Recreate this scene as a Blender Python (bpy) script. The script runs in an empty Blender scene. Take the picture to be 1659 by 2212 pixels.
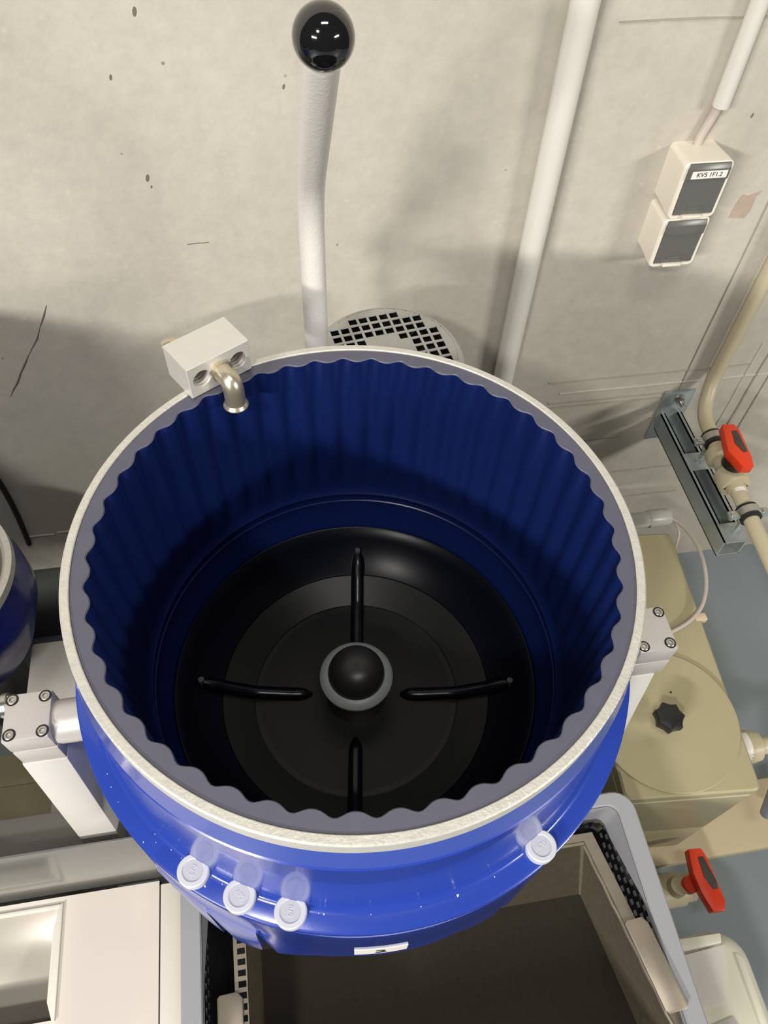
import bpy, bmesh, math, random
from mathutils import Vector, Matrix
random.seed(7)
S = bpy.context.scene
C = S.collection
PI = math.pi

# ------------------------------------------------------------------ camera
cam_d = bpy.data.cameras.new('camera')
cam = bpy.data.objects.new('camera', cam_d)
C.objects.link(cam)
r_ = Vector((0.986949, -0.158202, 0.030063))
d_ = Vector((-0.111155, -0.804358, -0.583654))
f_ = Vector((0.116516, 0.572695, -0.811446))
cam.matrix_world = Matrix(((r_.x, -d_.x, -f_.x, 0.0), (r_.y, -d_.y, -f_.y, 0.0),
                           (r_.z, -d_.z, -f_.z, 1.5), (0, 0, 0, 1)))
cam_d.sensor_fit = 'HORIZONTAL'
cam_d.sensor_width = 36.0
cam_d.lens = 36.0 * 1660.0 / 1659.0
cam_d.clip_start = 0.02
S.camera = cam

# ------------------------------------------------------------------ world, lights, exposure
W = bpy.data.worlds.new('world')
S.world = W
W.use_nodes = True
bg = W.node_tree.nodes['Background']
bg.inputs[0].default_value = (0.93, 0.96, 1.0, 1)
bg.inputs[1].default_value = 0.055


def area(name, loc, target, sx, sy, power, col=(1, 0.965, 0.91)):
    l = bpy.data.lights.new(name, 'AREA')
    l.shape = 'RECTANGLE'
    l.size, l.size_y = sx, sy
    l.energy = power
    l.color = col
    o = bpy.data.objects.new(name, l)
    C.objects.link(o)
    o.location = loc
    o.rotation_euler = (Vector(target) - Vector(loc)).to_track_quat('-Z', 'Y').to_euler()
    return o


area('ceiling_lamp_left', (-3.2, -3.2, 2.80), (0.1, 0.5, 0.9), 1.5, 0.2, 228)
area('ceiling_lamp_right', (3.7, -3.1, 2.80), (0.1, 0.5, 0.9), 1.5, 0.2, 130)
area('ceiling_lamp_near', (-1.05, -1.40, 2.95), (0.05, 0.3, 0.9), 0.3, 0.15, 37)
area('ceiling_lamp_over', (0.15, -0.30, 3.0), (0.15, 0.1, 0.5), 0.7, 0.2, 13)

S.view_settings.view_transform = 'Standard'
S.view_settings.look = 'None'
S.view_settings.gamma = 1.0
S.view_settings.use_curve_mapping = False
S.view_settings.exposure = 0.0

# ------------------------------------------------------------------ materials


def srgb(r, g, b):
    f = lambda c: (c / 12.92 if c <= 0.04045 else ((c + 0.055) / 1.055) ** 2.4)
    return (f(r / 255), f(g / 255), f(b / 255), 1)


def mat(name, col, rough=0.5, metal=0.0, var=0.08, scale=30.0, bump=0.0, bscale=200.0, coat=0.0,
        spec=0.5, trans=0.0, sss=0.0, stretch=None):
    m = bpy.data.materials.new(name)
    m.use_nodes = True
    nt = m.node_tree
    b = nt.nodes['Principled BSDF']
    tc = nt.nodes.new('ShaderNodeTexCoord')
    src = tc.outputs['Object']
    if stretch:
        mp = nt.nodes.new('ShaderNodeMapping')
        mp.inputs['Scale'].default_value = stretch
        nt.links.new(src, mp.inputs[0])
        src = mp.outputs[0]
    n = nt.nodes.new('ShaderNodeTexNoise')
    n.inputs['Scale'].default_value = scale
    n.inputs['Detail'].default_value = 5
    nt.links.new(src, n.inputs['Vector'])
    mx = nt.nodes.new('ShaderNodeMix')
    mx.data_type = 'RGBA'
    mx.inputs[6].default_value = tuple(c * (1 - var) for c in col[:3]) + (1,)
    mx.inputs[7].default_value = tuple(min(1, c * (1 + var)) for c in col[:3]) + (1,)
    nt.links.new(n.outputs[0], mx.inputs[0])
    nt.links.new(mx.outputs[2], b.inputs['Base Color'])
    b.inputs['Roughness'].default_value = rough
    b.inputs['Metallic'].default_value = metal
    b.inputs['Specular IOR Level'].default_value = spec
    b.inputs['Coat Weight'].default_value = coat
    b.inputs['Coat Roughness'].default_value = 0.06
    if trans:
        b.inputs['Transmission Weight'].default_value = trans
    if sss:
        b.inputs['Subsurface Weight'].default_value = sss
        b.inputs['Subsurface Radius'].default_value = (0.01, 0.01, 0.01)
    if bump:
        n2 = nt.nodes.new('ShaderNodeTexNoise')
        n2.inputs['Scale'].default_value = bscale
        n2.inputs['Detail'].default_value = 3
        nt.links.new(src, n2.inputs['Vector'])
        bp = nt.nodes.new('ShaderNodeBump')
        bp.inputs['Strength'].default_value = bump
        bp.inputs['Distance'].default_value = 0.001
        nt.links.new(n2.outputs[0], bp.inputs['Height'])
        nt.links.new(bp.outputs[0], b.inputs['Normal'])
    return m


def concrete():
    m = bpy.data.materials.new('raw_concrete')
    m.use_nodes = True
    nt = m.node_tree
    N, L = nt.nodes, nt.links
    b = N['Principled BSDF']
    tc = N.new('ShaderNodeTexCoord')
    def noise(scale, detail=4, rough=0.55):
        n = N.new('ShaderNodeTexNoise')
        n.inputs['Scale'].default_value = scale
        n.inputs['Detail'].default_value = detail
        n.inputs['Roughness'].default_value = rough
        L.new(tc.outputs['Object'], n.inputs['Vector'])
        return n
    def ramp(inp, p0, p1, c0, c1):
        r = N.new('ShaderNodeValToRGB')
        r.color_ramp.elements[0].position = p0
        r.color_ramp.elements[1].position = p1
        r.color_ramp.elements[0].color = c0
        r.color_ramp.elements[1].color = c1
        L.new(inp, r.inputs[0])
        return r
    def mix(f, a, bb, mode='MIX'):
        x = N.new('ShaderNodeMix')
        x.data_type = 'RGBA'
        x.blend_type = mode
        if isinstance(f, float):
            x.inputs[0].default_value = f
        else:
            L.new(f, x.inputs[0])
        for i, v in ((6, a), (7, bb)):
            if isinstance(v, tuple):
                x.inputs[i].default_value = v
            else:
                L.new(v, x.inputs[i])
        return x.outputs[2]
    big = ramp(noise(3.2, 5).outputs[0], 0.3, 0.7, srgb(184, 178, 164), srgb(198, 192, 179))
    fine = ramp(noise(42, 6, 0.65).outputs[0], 0.35, 0.66, (0.90, 0.90, 0.90, 1), (1.0, 1.0, 1.0, 1))
    c = mix(1.0, big.outputs[0], fine.outputs[0], 'MULTIPLY')
    # dark pinholes left by air bubbles
    v = N.new('ShaderNodeTexVoronoi')
    v.inputs['Scale'].default_value = 26
    v.inputs['Randomness'].default_value = 1.0
    L.new(tc.outputs['Object'], v.inputs['Vector'])
    dot = ramp(v.outputs['Distance'], 0.035, 0.06, (1, 1, 1, 1), (0, 0, 0, 1))
    sel = ramp(noise(9, 2).outputs[0], 0.52, 0.56, (0, 0, 0, 1), (0.75, 0.75, 0.75, 1))
    pits = mix(1.0, dot.outputs[0], sel.outputs[0], 'MULTIPLY')
    c = mix(pits, c, srgb(112, 98, 88))
    # pale rubbed flecks
    v2 = N.new('ShaderNodeTexVoronoi')
    v2.inputs['Scale'].default_value = 60
    L.new(tc.outputs['Object'], v2.inputs['Vector'])
    d2 = ramp(v2.outputs['Distance'], 0.05, 0.22, (0.5, 0.5, 0.5, 1), (0, 0, 0, 1))
    s2 = ramp(noise(15, 3).outputs[0], 0.5, 0.62, (0, 0, 0, 1), (1, 1, 1, 1))
    fl = mix(1.0, d2.outputs[0], s2.outputs[0], 'MULTIPLY')
    c = mix(fl, c, srgb(206, 199, 184))
    L.new(c, b.inputs['Base Color'])
    b.inputs['Roughness'].default_value = 0.8
    bp = N.new('ShaderNodeBump')
    bp.inputs['Strength'].default_value = 0.25
    bp.inputs['Distance'].default_value = 0.002
    L.new(noise(120, 4).outputs[0], bp.inputs['Height'])
    L.new(bp.outputs[0], b.inputs['Normal'])
    return m


M = {}
M['concrete'] = concrete()
M['concrete_dark'] = mat('concrete_stain', srgb(162, 154, 140), 0.85, var=0.2, scale=60, bump=0.2)
M['plaster'] = mat('pale_plaster', srgb(196, 190, 178), 0.85, var=0.12, scale=80, bump=0.2)
M['crack'] = mat('crack_line', srgb(112, 103, 90), 0.9, var=0.3)
M['wall_foot'] = mat('wall_foot_dark', srgb(70, 72, 68), 0.7, var=0.25, scale=12)
M['floor'] = mat('floor_epoxy', srgb(134, 145, 149), 0.32, var=0.13, scale=4.5, bump=0.05, bscale=60)
M['blue'] = mat('blue_enamel', (0.021, 0.053, 0.345, 1), 0.22, var=0.06, scale=18, bump=0.05, bscale=90, coat=0.4)
M['blue_skirt'] = mat('blue_skirt', (0.021, 0.053, 0.345, 1), 0.2, var=0.06, scale=18, coat=0.4)
M['liner'] = mat('blue_liner', (0.0040, 0.0115, 0.074, 1), 0.3, var=0.12, scale=30)
M['liner_cut'] = mat('liner_cut_face', srgb(86, 86, 101), 0.55, var=0.1, scale=60, bump=0.05)
M['rim'] = mat('brushed_rim', srgb(206, 203, 194), 0.5, 0.35, var=0.14, scale=160, bump=0.5, bscale=420)
M['alu'] = mat('satin_aluminium', srgb(216, 213, 206), 0.36, 0.35, var=0.05, scale=40, bump=0.06, bscale=300)
M['alu_dark'] = mat('anodised_clamp', srgb(204, 198, 193), 0.4, 0.3, var=0.04, scale=30, bump=0.05, bscale=300)
M['nickel'] = mat('nickel_fitting', srgb(206, 196, 174), 0.3, 0.8, var=0.08, scale=60)
M['zinc'] = mat('zinc_plate', srgb(168, 176, 174), 0.3, 0.55, var=0.14, scale=50, bump=0.08, bscale=120)
M['zinc_in'] = mat('zinc_shadow_side', srgb(120, 136, 140), 0.35, 0.9, var=0.2, scale=30)
M['steel'] = mat('stainless', srgb(200, 198, 192), 0.28, 1.0, var=0.08, scale=60)
M['steel_worn'] = mat('worn_stainless', srgb(168, 158, 142), 0.42, 0.7, var=0.16, scale=40, bump=0.1, bscale=160)
M['mesh'] = mat('woven_wire', srgb(118, 109, 92), 0.5, 0.6, var=0.2, scale=90)
M['mesh_floor'] = mat('fine_wire_floor', srgb(48, 44, 36), 0.75, 0.0, spec=0.2, var=0.2, scale=140, bump=0.3, bscale=700)
M['white_paint'] = mat('white_powder_coat', srgb(212, 208, 201), 0.45, var=0.02, scale=20, bump=0.10, bscale=420)
M['lever_paint'] = mat('textured_white', srgb(214, 209, 201), 0.5, var=0.03, scale=40, bump=0.45, bscale=330)
M['cream'] = mat('cream_panel', srgb(230, 222, 211), 0.45, var=0.03, scale=14)
M['cream_edge'] = mat('cream_edge', srgb(232, 226, 214), 0.5, var=0.03)
M['grey_paint'] = mat('grey_gloss_paint', srgb(108, 107, 103), 0.22, var=0.03, scale=10, coat=0.3)
M['grey_box'] = mat('grey_box_paint', srgb(186, 182, 174), 0.3, var=0.05, scale=10)
M['dark_grey'] = mat('dark_grey', srgb(70, 72, 72), 0.5, var=0.1)
M['tray'] = mat('glossy_tray', srgb(182, 176, 164), 0.16, 0.2, var=0.05, scale=8, coat=0.4)
M['motor'] = mat('motor_grey', srgb(168, 167, 160), 0.45, var=0.05, scale=30, bump=0.05)
M['black'] = mat('black_gloss', (0.006, 0.006, 0.006, 1), 0.08, var=0.1, coat=1.0)
M['black_matte'] = mat('black_plastic', (0.012, 0.012, 0.012, 1), 0.4, var=0.2)
M['void'] = mat('fan_dark', (0.01, 0.01, 0.01, 1), 0.6, var=0.2)
M['disc'] = mat('disc_black', (0.003, 0.0036, 0.007, 1), 0.3, var=0.15, spec=0.12)
M['disc_plate'] = mat('disc_wear_plate', (0.0155, 0.0158, 0.0148, 1), 0.34, var=0.35, scale=14, spec=0.15)
M['disc_centre'] = mat('disc_centre', (0.0075, 0.0082, 0.0074, 1), 0.36, var=0.4, scale=20, spec=0.25)
M['rib'] = mat('rib_black', (0.0025, 0.003, 0.005, 1), 0.25, var=0.1, spec=0.35)
M['nut_grey'] = mat('nut_grey', srgb(150, 156, 152), 0.4, var=0.05)
M['nut_dark'] = mat('nut_dark', srgb(70, 66, 56), 0.4, var=0.1)
M['dome'] = mat('dome_black', (0.022, 0.021, 0.018, 1), 0.38, var=0.2, scale=60)
M['cap'] = mat('translucent_cap', srgb(206, 206, 210), 0.4, var=0.02, sss=0.25)
M['cap_in'] = mat('cap_recess', srgb(190, 191, 197), 0.45, var=0.02, sss=0.2)
M['pvc_white'] = mat('white_pvc', srgb(216, 212, 202), 0.35, var=0.02, scale=10)
M['pvc_beige'] = mat('beige_pvc', srgb(190, 180, 150), 0.38, var=0.05, scale=16)
M['pvc_grey'] = mat('grey_pvc', srgb(176, 176, 166), 0.35, var=0.03, scale=12)
M['cable'] = mat('grey_cable', srgb(186, 174, 164), 0.5, var=0.04)
M['tank'] = mat('beige_tank', srgb(166, 158, 124), 0.42, var=0.08, scale=9, bump=0.05, bscale=80)
M['slab'] = mat('cream_slab', srgb(206, 190, 156), 0.6, var=0.08, scale=9, bump=0.1, bscale=90)
M['hose'] = mat('pale_hose', srgb(140, 146, 164), 0.4, var=0.05)
M['red'] = mat('red_handle', srgb(226, 62, 24), 0.42, var=0.05, scale=40)
M['inlay'] = mat('dark_inlay', srgb(64, 62, 54), 0.5, var=0.08)
M['rubber'] = mat('rubber', (0.012, 0.011, 0.010, 1), 0.6, var=0.2)
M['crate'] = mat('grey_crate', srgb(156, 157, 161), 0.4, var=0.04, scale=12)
M['crate_shaded'] = mat('grey_crate_shaded', srgb(108, 112, 114), 0.45, var=0.06, scale=12)  # crate grey darkened: shade below the rim put into the colour
M['can'] = mat('milky_canister', srgb(216, 214, 196), 0.35, var=0.04, scale=10, sss=0.3)
M['paper'] = mat('white_paper', srgb(246, 241, 236), 0.7, var=0.02)
M['paper_grey'] = mat('grey_paper', srgb(176, 170, 166), 0.6, var=0.04)
M['socket'] = mat('socket_white', srgb(230, 222, 206), 0.35, var=0.02)
M['flap'] = mat('smoked_flap', srgb(96, 96, 92), 0.3, var=0.08, scale=30)
M['print'] = mat('black_print', srgb(22, 22, 22), 0.6)
M['sticker'] = mat('white_sticker', srgb(236, 232, 222), 0.4, var=0.02)
M['blue_small'] = mat('navy_enamel', (0.012, 0.018, 0.16, 1), 0.25, var=0.06, coat=0.3)
M['bowl_in'] = mat('small_drum_lining', srgb(176, 168, 158), 0.3, var=0.08, scale=12)
M['tape'] = mat('torn_tape', srgb(176, 158, 142), 0.25, var=0.2, scale=50)

# ------------------------------------------------------------------ helpers
WL = {}


def thing(name, label, cat, loc, group=None):
    o = bpy.data.objects.new(name, None)
    o.empty_display_size = 0.03
    C.objects.link(o)
    o.location = loc
    WL[o.name] = Vector(loc)
    o['label'] = label
    o['category'] = cat
    if group:
        o['group'] = group
    return o


def finish(me, angle=35):
    for p in me.polygons:
        p.use_smooth = True
    me.set_sharp_from_angle(angle=math.radians(angle))


def obj(name, bm, m, parent=None, label=None, angle=35, origin=None):
    """bm in world coordinates"""
    bmesh.ops.recalc_face_normals(bm, faces=bm.faces)
    if parent is not None:
        off = WL[parent.name]
    elif origin is not None:
        off = Vector(origin)
    else:
        off = Vector((0, 0, 0))
    o_loc = off
    if parent is not None:
        # origin of the part at its own centre
        xs = [v.co for v in bm.verts]
        o_loc = Vector([(min(c[i] for c in xs) + max(c[i] for c in xs)) / 2 for i in range(3)])
    bmesh.ops.translate(bm, verts=bm.verts, vec=-o_loc)
    me = bpy.data.meshes.new(name)
    bm.to_mesh(me)
    bm.free()
    for mm in (m if isinstance(m, (list, tuple)) else [m]):
        me.materials.append(mm)
    finish(me, angle)
    o = bpy.data.objects.new(name, me)
    C.objects.link(o)
    if parent is not None:
        o.parent = parent
        o.location = o_loc - off
    else:
        o.location = o_loc
    WL[o.name] = o_loc
    if label:
        o['label'] = label
    return o


def dup(o, parent, loc, rot=None):
    """copy of a part (with its children) placed at world loc"""
    c = o.copy()
    C.objects.link(c)
    c.parent = parent
    c.location = Vector(loc) - WL[parent.name]
    WL[c.name] = Vector(loc)
    if rot:
        c.rotation_euler = rot
    for k in list(o.children):
        kk = k.copy()
        C.objects.link(kk)
        kk.parent = c
    return c


def struct(o):
    o['kind'] = 'structure'
    return o


def nb():
    return bmesh.new()


def box(bm, x0, x1, y0, y1, z0, z1, bev=0.0, seg=2, mi=0, rot=None):
    r = bmesh.ops.create_cube(bm, size=1.0)
    vs = r['verts']
    for v in vs:
        v.co = Vector(((x0 + x1) / 2 + v.co.x * (x1 - x0), (y0 + y1) / 2 + v.co.y * (y1 - y0), (z0 + z1) / 2 + v.co.z * (z1 - z0)))
    fs = set(f for v in vs for f in v.link_faces)
    if bev:
        es = list(set(e for v in vs for e in v.link_edges))
        q = bmesh.ops.bevel(bm, geom=es, offset=bev, segments=seg, affect='EDGES', profile=0.5)
        fs = set(q['faces']) | set(f for f in fs if f.is_valid)
        vs = list(set(v for f in fs for v in f.verts))
    for f in fs:
        if f.is_valid:
            f.material_index = mi
    if rot:
        bmesh.ops.transform(bm, matrix=rot, verts=vs)
    return vs


def frame_of(d):
    d = d.normalized()
    a = Vector((0, 0, 1)) if abs(d.z) < 0.9 else Vector((1, 0, 0))
    u = d.cross(a).normalized()
    return u, d.cross(u).normalized()


def sweep(bm, pts, radii, seg=14, cap=True, mi=0):
    pts = [Vector(p) for p in pts]
    if not isinstance(radii, (list, tuple)):
        radii = [radii] * len(pts)
    tang = []
    for i in range(len(pts)):
        a = pts[max(0, i - 1)]
        b = pts[min(len(pts) - 1, i + 1)]
        t = b - a
        if t.length < 1e-9:
            t = tang[-1] if tang else Vector((0, 0, 1))
        tang.append(t.normalized())
    u, v = frame_of(tang[0])
    rings = []
    for i, p in enumerate(pts):
        t = tang[i]
        u = (u - t * u.dot(t)).normalized()
        v = t.cross(u)
        rings.append([bm.verts.new(p + (u * math.cos(2 * PI * k / seg) + v * math.sin(2 * PI * k / seg)) * radii[i]) for k in range(seg)])
    for a, b in zip(rings[:-1], rings[1:]):
        for k in range(seg):
            f = bm.faces.new((a[k], a[(k + 1) % seg], b[(k + 1) % seg], b[k]))
            f.material_index = mi
    if cap:
        for rr in (rings[0], rings[-1]):
            f = bm.faces.new(rr)
            f.material_index = mi
    return rings


def rounded(pts, r, n=7):
    """round the corners of a polyline"""
    pts = [Vector(p) for p in pts]
    out = [pts[0]]
    for i in range(1, len(pts) - 1):
        p = pts[i]
        a = (pts[i - 1] - p)
        b = (pts[i + 1] - p)
        ra = min(r, a.length * 0.45, b.length * 0.45)
        p0 = p + a.normalized() * ra
        p1 = p + b.normalized() * ra
        for k in range(n + 1):
            t = k / n
            out.append(p0 * (1 - t) ** 2 + p * 2 * t * (1 - t) + p1 * t * t)
    out.append(pts[-1])
    return out


def cyl(bm, p0, p1, r0, r1=None, seg=24, cap=True, mi=0):
    return sweep(bm, [p0, p1], [r0, r0 if r1 is None else r1], seg, cap, mi)


def lathe(bm, prof, cx, cy, seg=96, mi=None, closed=False, a0=0.0, a1=2 * PI):
    """prof = [(r, z), ...] around a vertical axis; mi = material index for each band"""
    full = abs(a1 - a0 - 2 * PI) < 1e-6
    n = seg if full else seg + 1
    rings = []
    for (r, z) in prof:
        if r < 1e-6:
            rings.append([bm.verts.new((cx, cy, z))])
        else:
            rings.append([bm.verts.new((cx + r * math.cos(a0 + (a1 - a0) * k / seg), cy + r * math.sin(a0 + (a1 - a0) * k / seg), z)) for k in range(n)])
    pairs = list(zip(rings[:-1], rings[1:]))
    if closed:
        pairs.append((rings[-1], rings[0]))
    for i, (a, b) in enumerate(pairs):
        for k in range(n if full else n - 1):
            k2 = (k + 1) % n
            if len(a) == 1 and len(b) == 1:
                continue
            if len(a) == 1:
                f = bm.faces.new((a[0], b[k2], b[k]))
            elif len(b) == 1:
                f = bm.faces.new((a[k], a[k2], b[0]))
            else:
                f = bm.faces.new((a[k], a[k2], b[k2], b[k]))
            if mi:
                f.material_index = mi[i]
    return rings


def prism(bm, pts, z0, z1, mi=0, mtx=None, bev=0.0):
    a = [bm.verts.new((p[0], p[1], z0)) for p in pts]
    b = [bm.verts.new((p[0], p[1], z1)) for p in pts]
    fs = [bm.faces.new(a), bm.faces.new(b)]
    n = len(pts)
    for k in range(n):
        fs.append(bm.faces.new((a[k], a[(k + 1) % n], b[(k + 1) % n], b[k])))
    vs = a + b
    if bev:
        es = list(set(e for f in fs for e in f.edges))
        q = bmesh.ops.bevel(bm, geom=es, offset=bev, segments=2, affect='EDGES', profile=0.5)
        fs = list(set(q['faces']) | set(f for f in fs if f.is_valid))
        vs = list(set(v for f in fs for v in f.verts))
    for f in fs:
        f.material_index = mi
    if mtx is not None:
        bmesh.ops.transform(bm, matrix=mtx, verts=vs)
    return vs


def rrect(cx, cy, w, h, r, n=5):
    out = []
    for (sx, sy, a) in ((1, 1, 0), (-1, 1, 90), (-1, -1, 180), (1, -1, 270)):
        for k in range(n + 1):
            t = math.radians(a + 90 * k / n)
            out.append((cx + sx * (w / 2 - r) + r * math.cos(t), cy + sy * (h / 2 - r) + r * math.sin(t)))
    return out


def loft(bm, loops, cap0=False, cap1=False, mi=0):
    """loops of equal length, each a list of 3D points"""
    R = [[bm.verts.new(p) for p in lp] for lp in loops]
    n = len(R[0])
    for a, b in zip(R[:-1], R[1:]):
        for k in range(n):
            f = bm.faces.new((a[k], a[(k + 1) % n], b[(k + 1) % n], b[k]))
            f.material_index = mi
    if cap0:
        bm.faces.new(R[0]).material_index = mi
    if cap1:
        bm.faces.new(R[-1]).material_index = mi
    return R


def text_part(name, body, size, mtx, m, parent, depth=0.0002):
    cu = bpy.data.curves.new(name, 'FONT')
    cu.body = body
    cu.size = size
    cu.align_x = 'CENTER'
    cu.align_y = 'CENTER'
    cu.extrude = depth
    t = bpy.data.objects.new(name + '_tmp', cu)
    C.objects.link(t)
    dg = bpy.context.evaluated_depsgraph_get()
    me = bpy.data.meshes.new_from_object(t.evaluated_get(dg))
    bpy.data.objects.remove(t)
    bpy.data.curves.remove(cu)
    bm = nb()
    bm.from_mesh(me)
    bpy.data.meshes.remove(me)
    bmesh.ops.transform(bm, matrix=mtx, verts=bm.verts)
    return obj(name, bm, m, parent)


def basis(o, x, y):
    x = Vector(x).normalized()
    y = Vector(y)
    y = (y - x * y.dot(x)).normalized()
    z = x.cross(y)
    o = Vector(o)
    return Matrix(((x.x, y.x, z.x, o.x), (x.y, y.y, z.y, o.y), (x.z, y.z, z.z, o.z), (0, 0, 0, 1)))


# ------------------------------------------------------------------ setting: wall, floor
WY = 0.846
b = nb(); box(b, -2.4, 2.6, WY, WY + 0.2, -0.02, 3.0)
wall = struct(obj('wall_back', b, M['concrete'], origin=(0, WY, 0)))
b = nb(); box(b, -2.4, 2.6, -2.2, WY, -0.1, 0.0)
floor = struct(obj('floor', b, M['floor'], origin=(0, 0, 0)))
# dark grey strip along the foot of the wall behind the machines
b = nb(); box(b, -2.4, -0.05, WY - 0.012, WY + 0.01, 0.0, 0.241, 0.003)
struct(obj('wall_foot_strip', b, M['wall_foot'], origin=(-1, WY, 0)))


def wall_part(name, m, build, label=None):
    bm = nb()
    build(bm)
    return obj(name, bm, m, wall, label)


def wstrip(x0, z0, x1, z1, w, t=0.0022):
    def f(bm):
        d = Vector((x1 - x0, 0, z1 - z0))
        n = Vector((-d.z, 0, d.x)).normalized() * (w / 2)
        k = 9
        prev = None
        rows = []
        for i in range(k + 1):
            p = Vector((x0, WY, z0)) + d * (i / k) + n * random.uniform(-0.25, 0.25)
            ww = random.uniform(0.6, 1.2)
            rows.append([bm.verts.new(p + n * ww + Vector((0, 0.004, 0))), bm.verts.new(p + n * 0.3 * ww + Vector((0, -t, 0))),
                         bm.verts.new(p - n * 0.3 * ww + Vector((0, -t, 0))), bm.verts.new(p - n * ww + Vector((0, 0.004, 0)))])
        for a, c in zip(rows[:-1], rows[1:]):
            for q in range(3):
                bm.faces.new((a[q], a[q + 1], c[q + 1], c[q]))
        bm.faces.new(rows[0]); bm.faces.new(rows[-1])
    return f


# board joints and fins left by the formwork
wall_part('formwork_seam', M['concrete_dark'], wstrip(0.677, 0.55, 0.677, 1.12, 0.0028))
wall_part('formwork_seam', M['concrete_dark'], wstrip(0.812, 0.35, 0.812, 0.72, 0.010))
wall_part('formwork_seam', M['concrete_dark'], wstrip(0.838, 0.35, 0.838, 0.75, 0.005))
wall_part('formwork_seam', M['plaster'], wstrip(0.79, 0.35, 0.79, 0.66, 0.006))
for (x0, x1, z, w, mm) in ((0.435, 0.79, 0.613, 0.004, 'concrete_dark'), (0.445, 0.70, 0.563, 0.006, 'concrete_dark'),
                           (0.445, 0.68, 0.553, 0.004, 'concrete_dark'), (0.54, 0.74, 0.352, 0.006, 'concrete_dark'),
                           (0.56, 0.78, 0.264, 0.006, 'concrete_dark'), (0.40, 0.64, 1.150, 0.003, 'concrete_dark'),
                           (0.43, 0.60, 0.458, 0.004, 'concrete_dark'), (0.46, 0.90, 0.585, 0.003, 'plaster')):
    wall_part('board_joint', M[mm], wstrip(x0, z, x1, z, w))
wall_part('plaster_fin', M['plaster'], wstrip(-0.47, 0.349, -0.424, 0.349, 0.006))
wall_part('plaster_fin', M['plaster'], wstrip(-0.418, 0.352, -0.30, 0.354, 0.008))
wall_part('crack', M['crack'], lambda bm: sweep(bm, [(x, WY, z) for x, z in ((-0.283, 0.842), (-0.292, 0.825), (-0.303, 0.806), (-0.311, 0.79), (-0.331, 0.763), (-0.341, 0.748), (-0.352, 0.732), (-0.362, 0.715), (-0.372, 0.702), (-0.381, 0.688))],
                                                [0.0006, 0.0013, 0.0005, 0.0012, 0.0006, 0.0015, 0.0012, 0.0015, 0.0011, 0.0004], 6), 'dark vertical crack low on the left')
wall_part('scratch', M['crack'], wstrip(-0.092, 0.917, -0.066, 0.918, 0.002, 0.0008))
for (x, z, s) in ((-0.097, 1.175, 0.0045), (-0.121, 1.006, 0.0045), (0.04, 1.099, 0.0028), (-0.119, 0.995, 0.002), (-0.134, 1.116, 0.003), (0.60, 1.04, 0.003)):
    wall_part('pock_mark', M['crack'], lambda bm, x=x, z=z, s=s: prism(bm, [(x + s * 0.45 * math.cos(a) + 0.2 * s * math.sin(a), z + s * math.sin(a)) for a in [2 * PI * k / 9 for k in range(9)]], -0.0004, 0.0006,
                                                           mtx=Matrix(((1, 0, 0, 0), (0, 0, 1, WY), (0, 1, 0, 0), (0, 0, 0, 1)))))

# ------------------------------------------------------------------ the blue disc finishing drum
CX, CY, ZR = 0.0442, 0.314, 1.022
drum = thing('finishing_drum', 'large open blue drum with fluted dark blue lining and silver rim', 'machine', (CX, CY, 0.70))
b = nb()
lathe(b, [(0.2072, ZR - 0.016), (0.2072, ZR - 0.0006), (0.2078, ZR), (0.2128, ZR), (0.2140, ZR - 0.0012), (0.2140, ZR - 0.016)], CX, CY, 192, closed=True)
obj('metal_rim', b, M['rim'], drum, 'brushed silver metal rim')
# fluted lining
NF, PER = 48, 10
seg = NF * PER
ph = math.radians(3.2)


def flute(th, amp, mean):
    c = math.cos(NF * (th - ph))
    c = c + 0.12 * math.cos(2 * NF * (th - ph)) - 0.12
    return mean + amp * c


lp = [(0.2071, 0.0, ZR - 0.0016), (0.2066, 0.0, ZR - 0.0012), (0.1962, 0.0022, ZR - 0.0012), (0.1954, 0.0022, ZR - 0.0022),
      (0.1952, 0.0024, ZR - 0.05), (0.1945, 0.0024, ZR - 0.11), (0.1938, 0.0020, ZR - 0.155), (0.1930, 0.0008, ZR - 0.172),
      (0.1926, 0.0, ZR - 0.181), (0.1912, 0.0, ZR - 0.187), (0.1892, 0.0, ZR - 0.1905), (0.1884, 0.0, ZR - 0.1915), (0.1892, 0.0, ZR - 0.196), (0.1900, 0.0, ZR - 0.1995), (0.1894, 0.0, ZR - 0.2030), (0.1884, 0.0, ZR - 0.2040), (0.1886, 0.0, ZR - 0.2055),
      (0.1872, 0.0, ZR - 0.214), (0.1840, 0.0, ZR - 0.226), (0.1800, 0.0, ZR - 0.236), (0.1790, 0.0, ZR - 0.239), (0.1800, 0.0, ZR - 0.262), (0.2068, 0.0, ZR - 0.262)]
rings = []
b = nb()
for (mean, amp, z) in lp:
    rings.append([b.verts.new((CX + flute(2 * PI * k / seg, amp, mean) * math.cos(2 * PI * k / seg), CY + flute(2 * PI * k / seg, amp, mean) * math.sin(2 * PI * k / seg), z)) for k in range(seg)])
for i, (a, c) in enumerate(zip(rings[:-1], rings[1:])):
    for k in range(seg):
        f = b.faces.new((a[k], a[(k + 1) % seg], c[(k + 1) % seg], c[k]))
        f.material_index = 1 if i in (0, 1, 2) else 0
obj('fluted_lining', b, [M['liner'], M['liner_cut']], drum, 'dark blue fluted lining with a grey cut top face')
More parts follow.
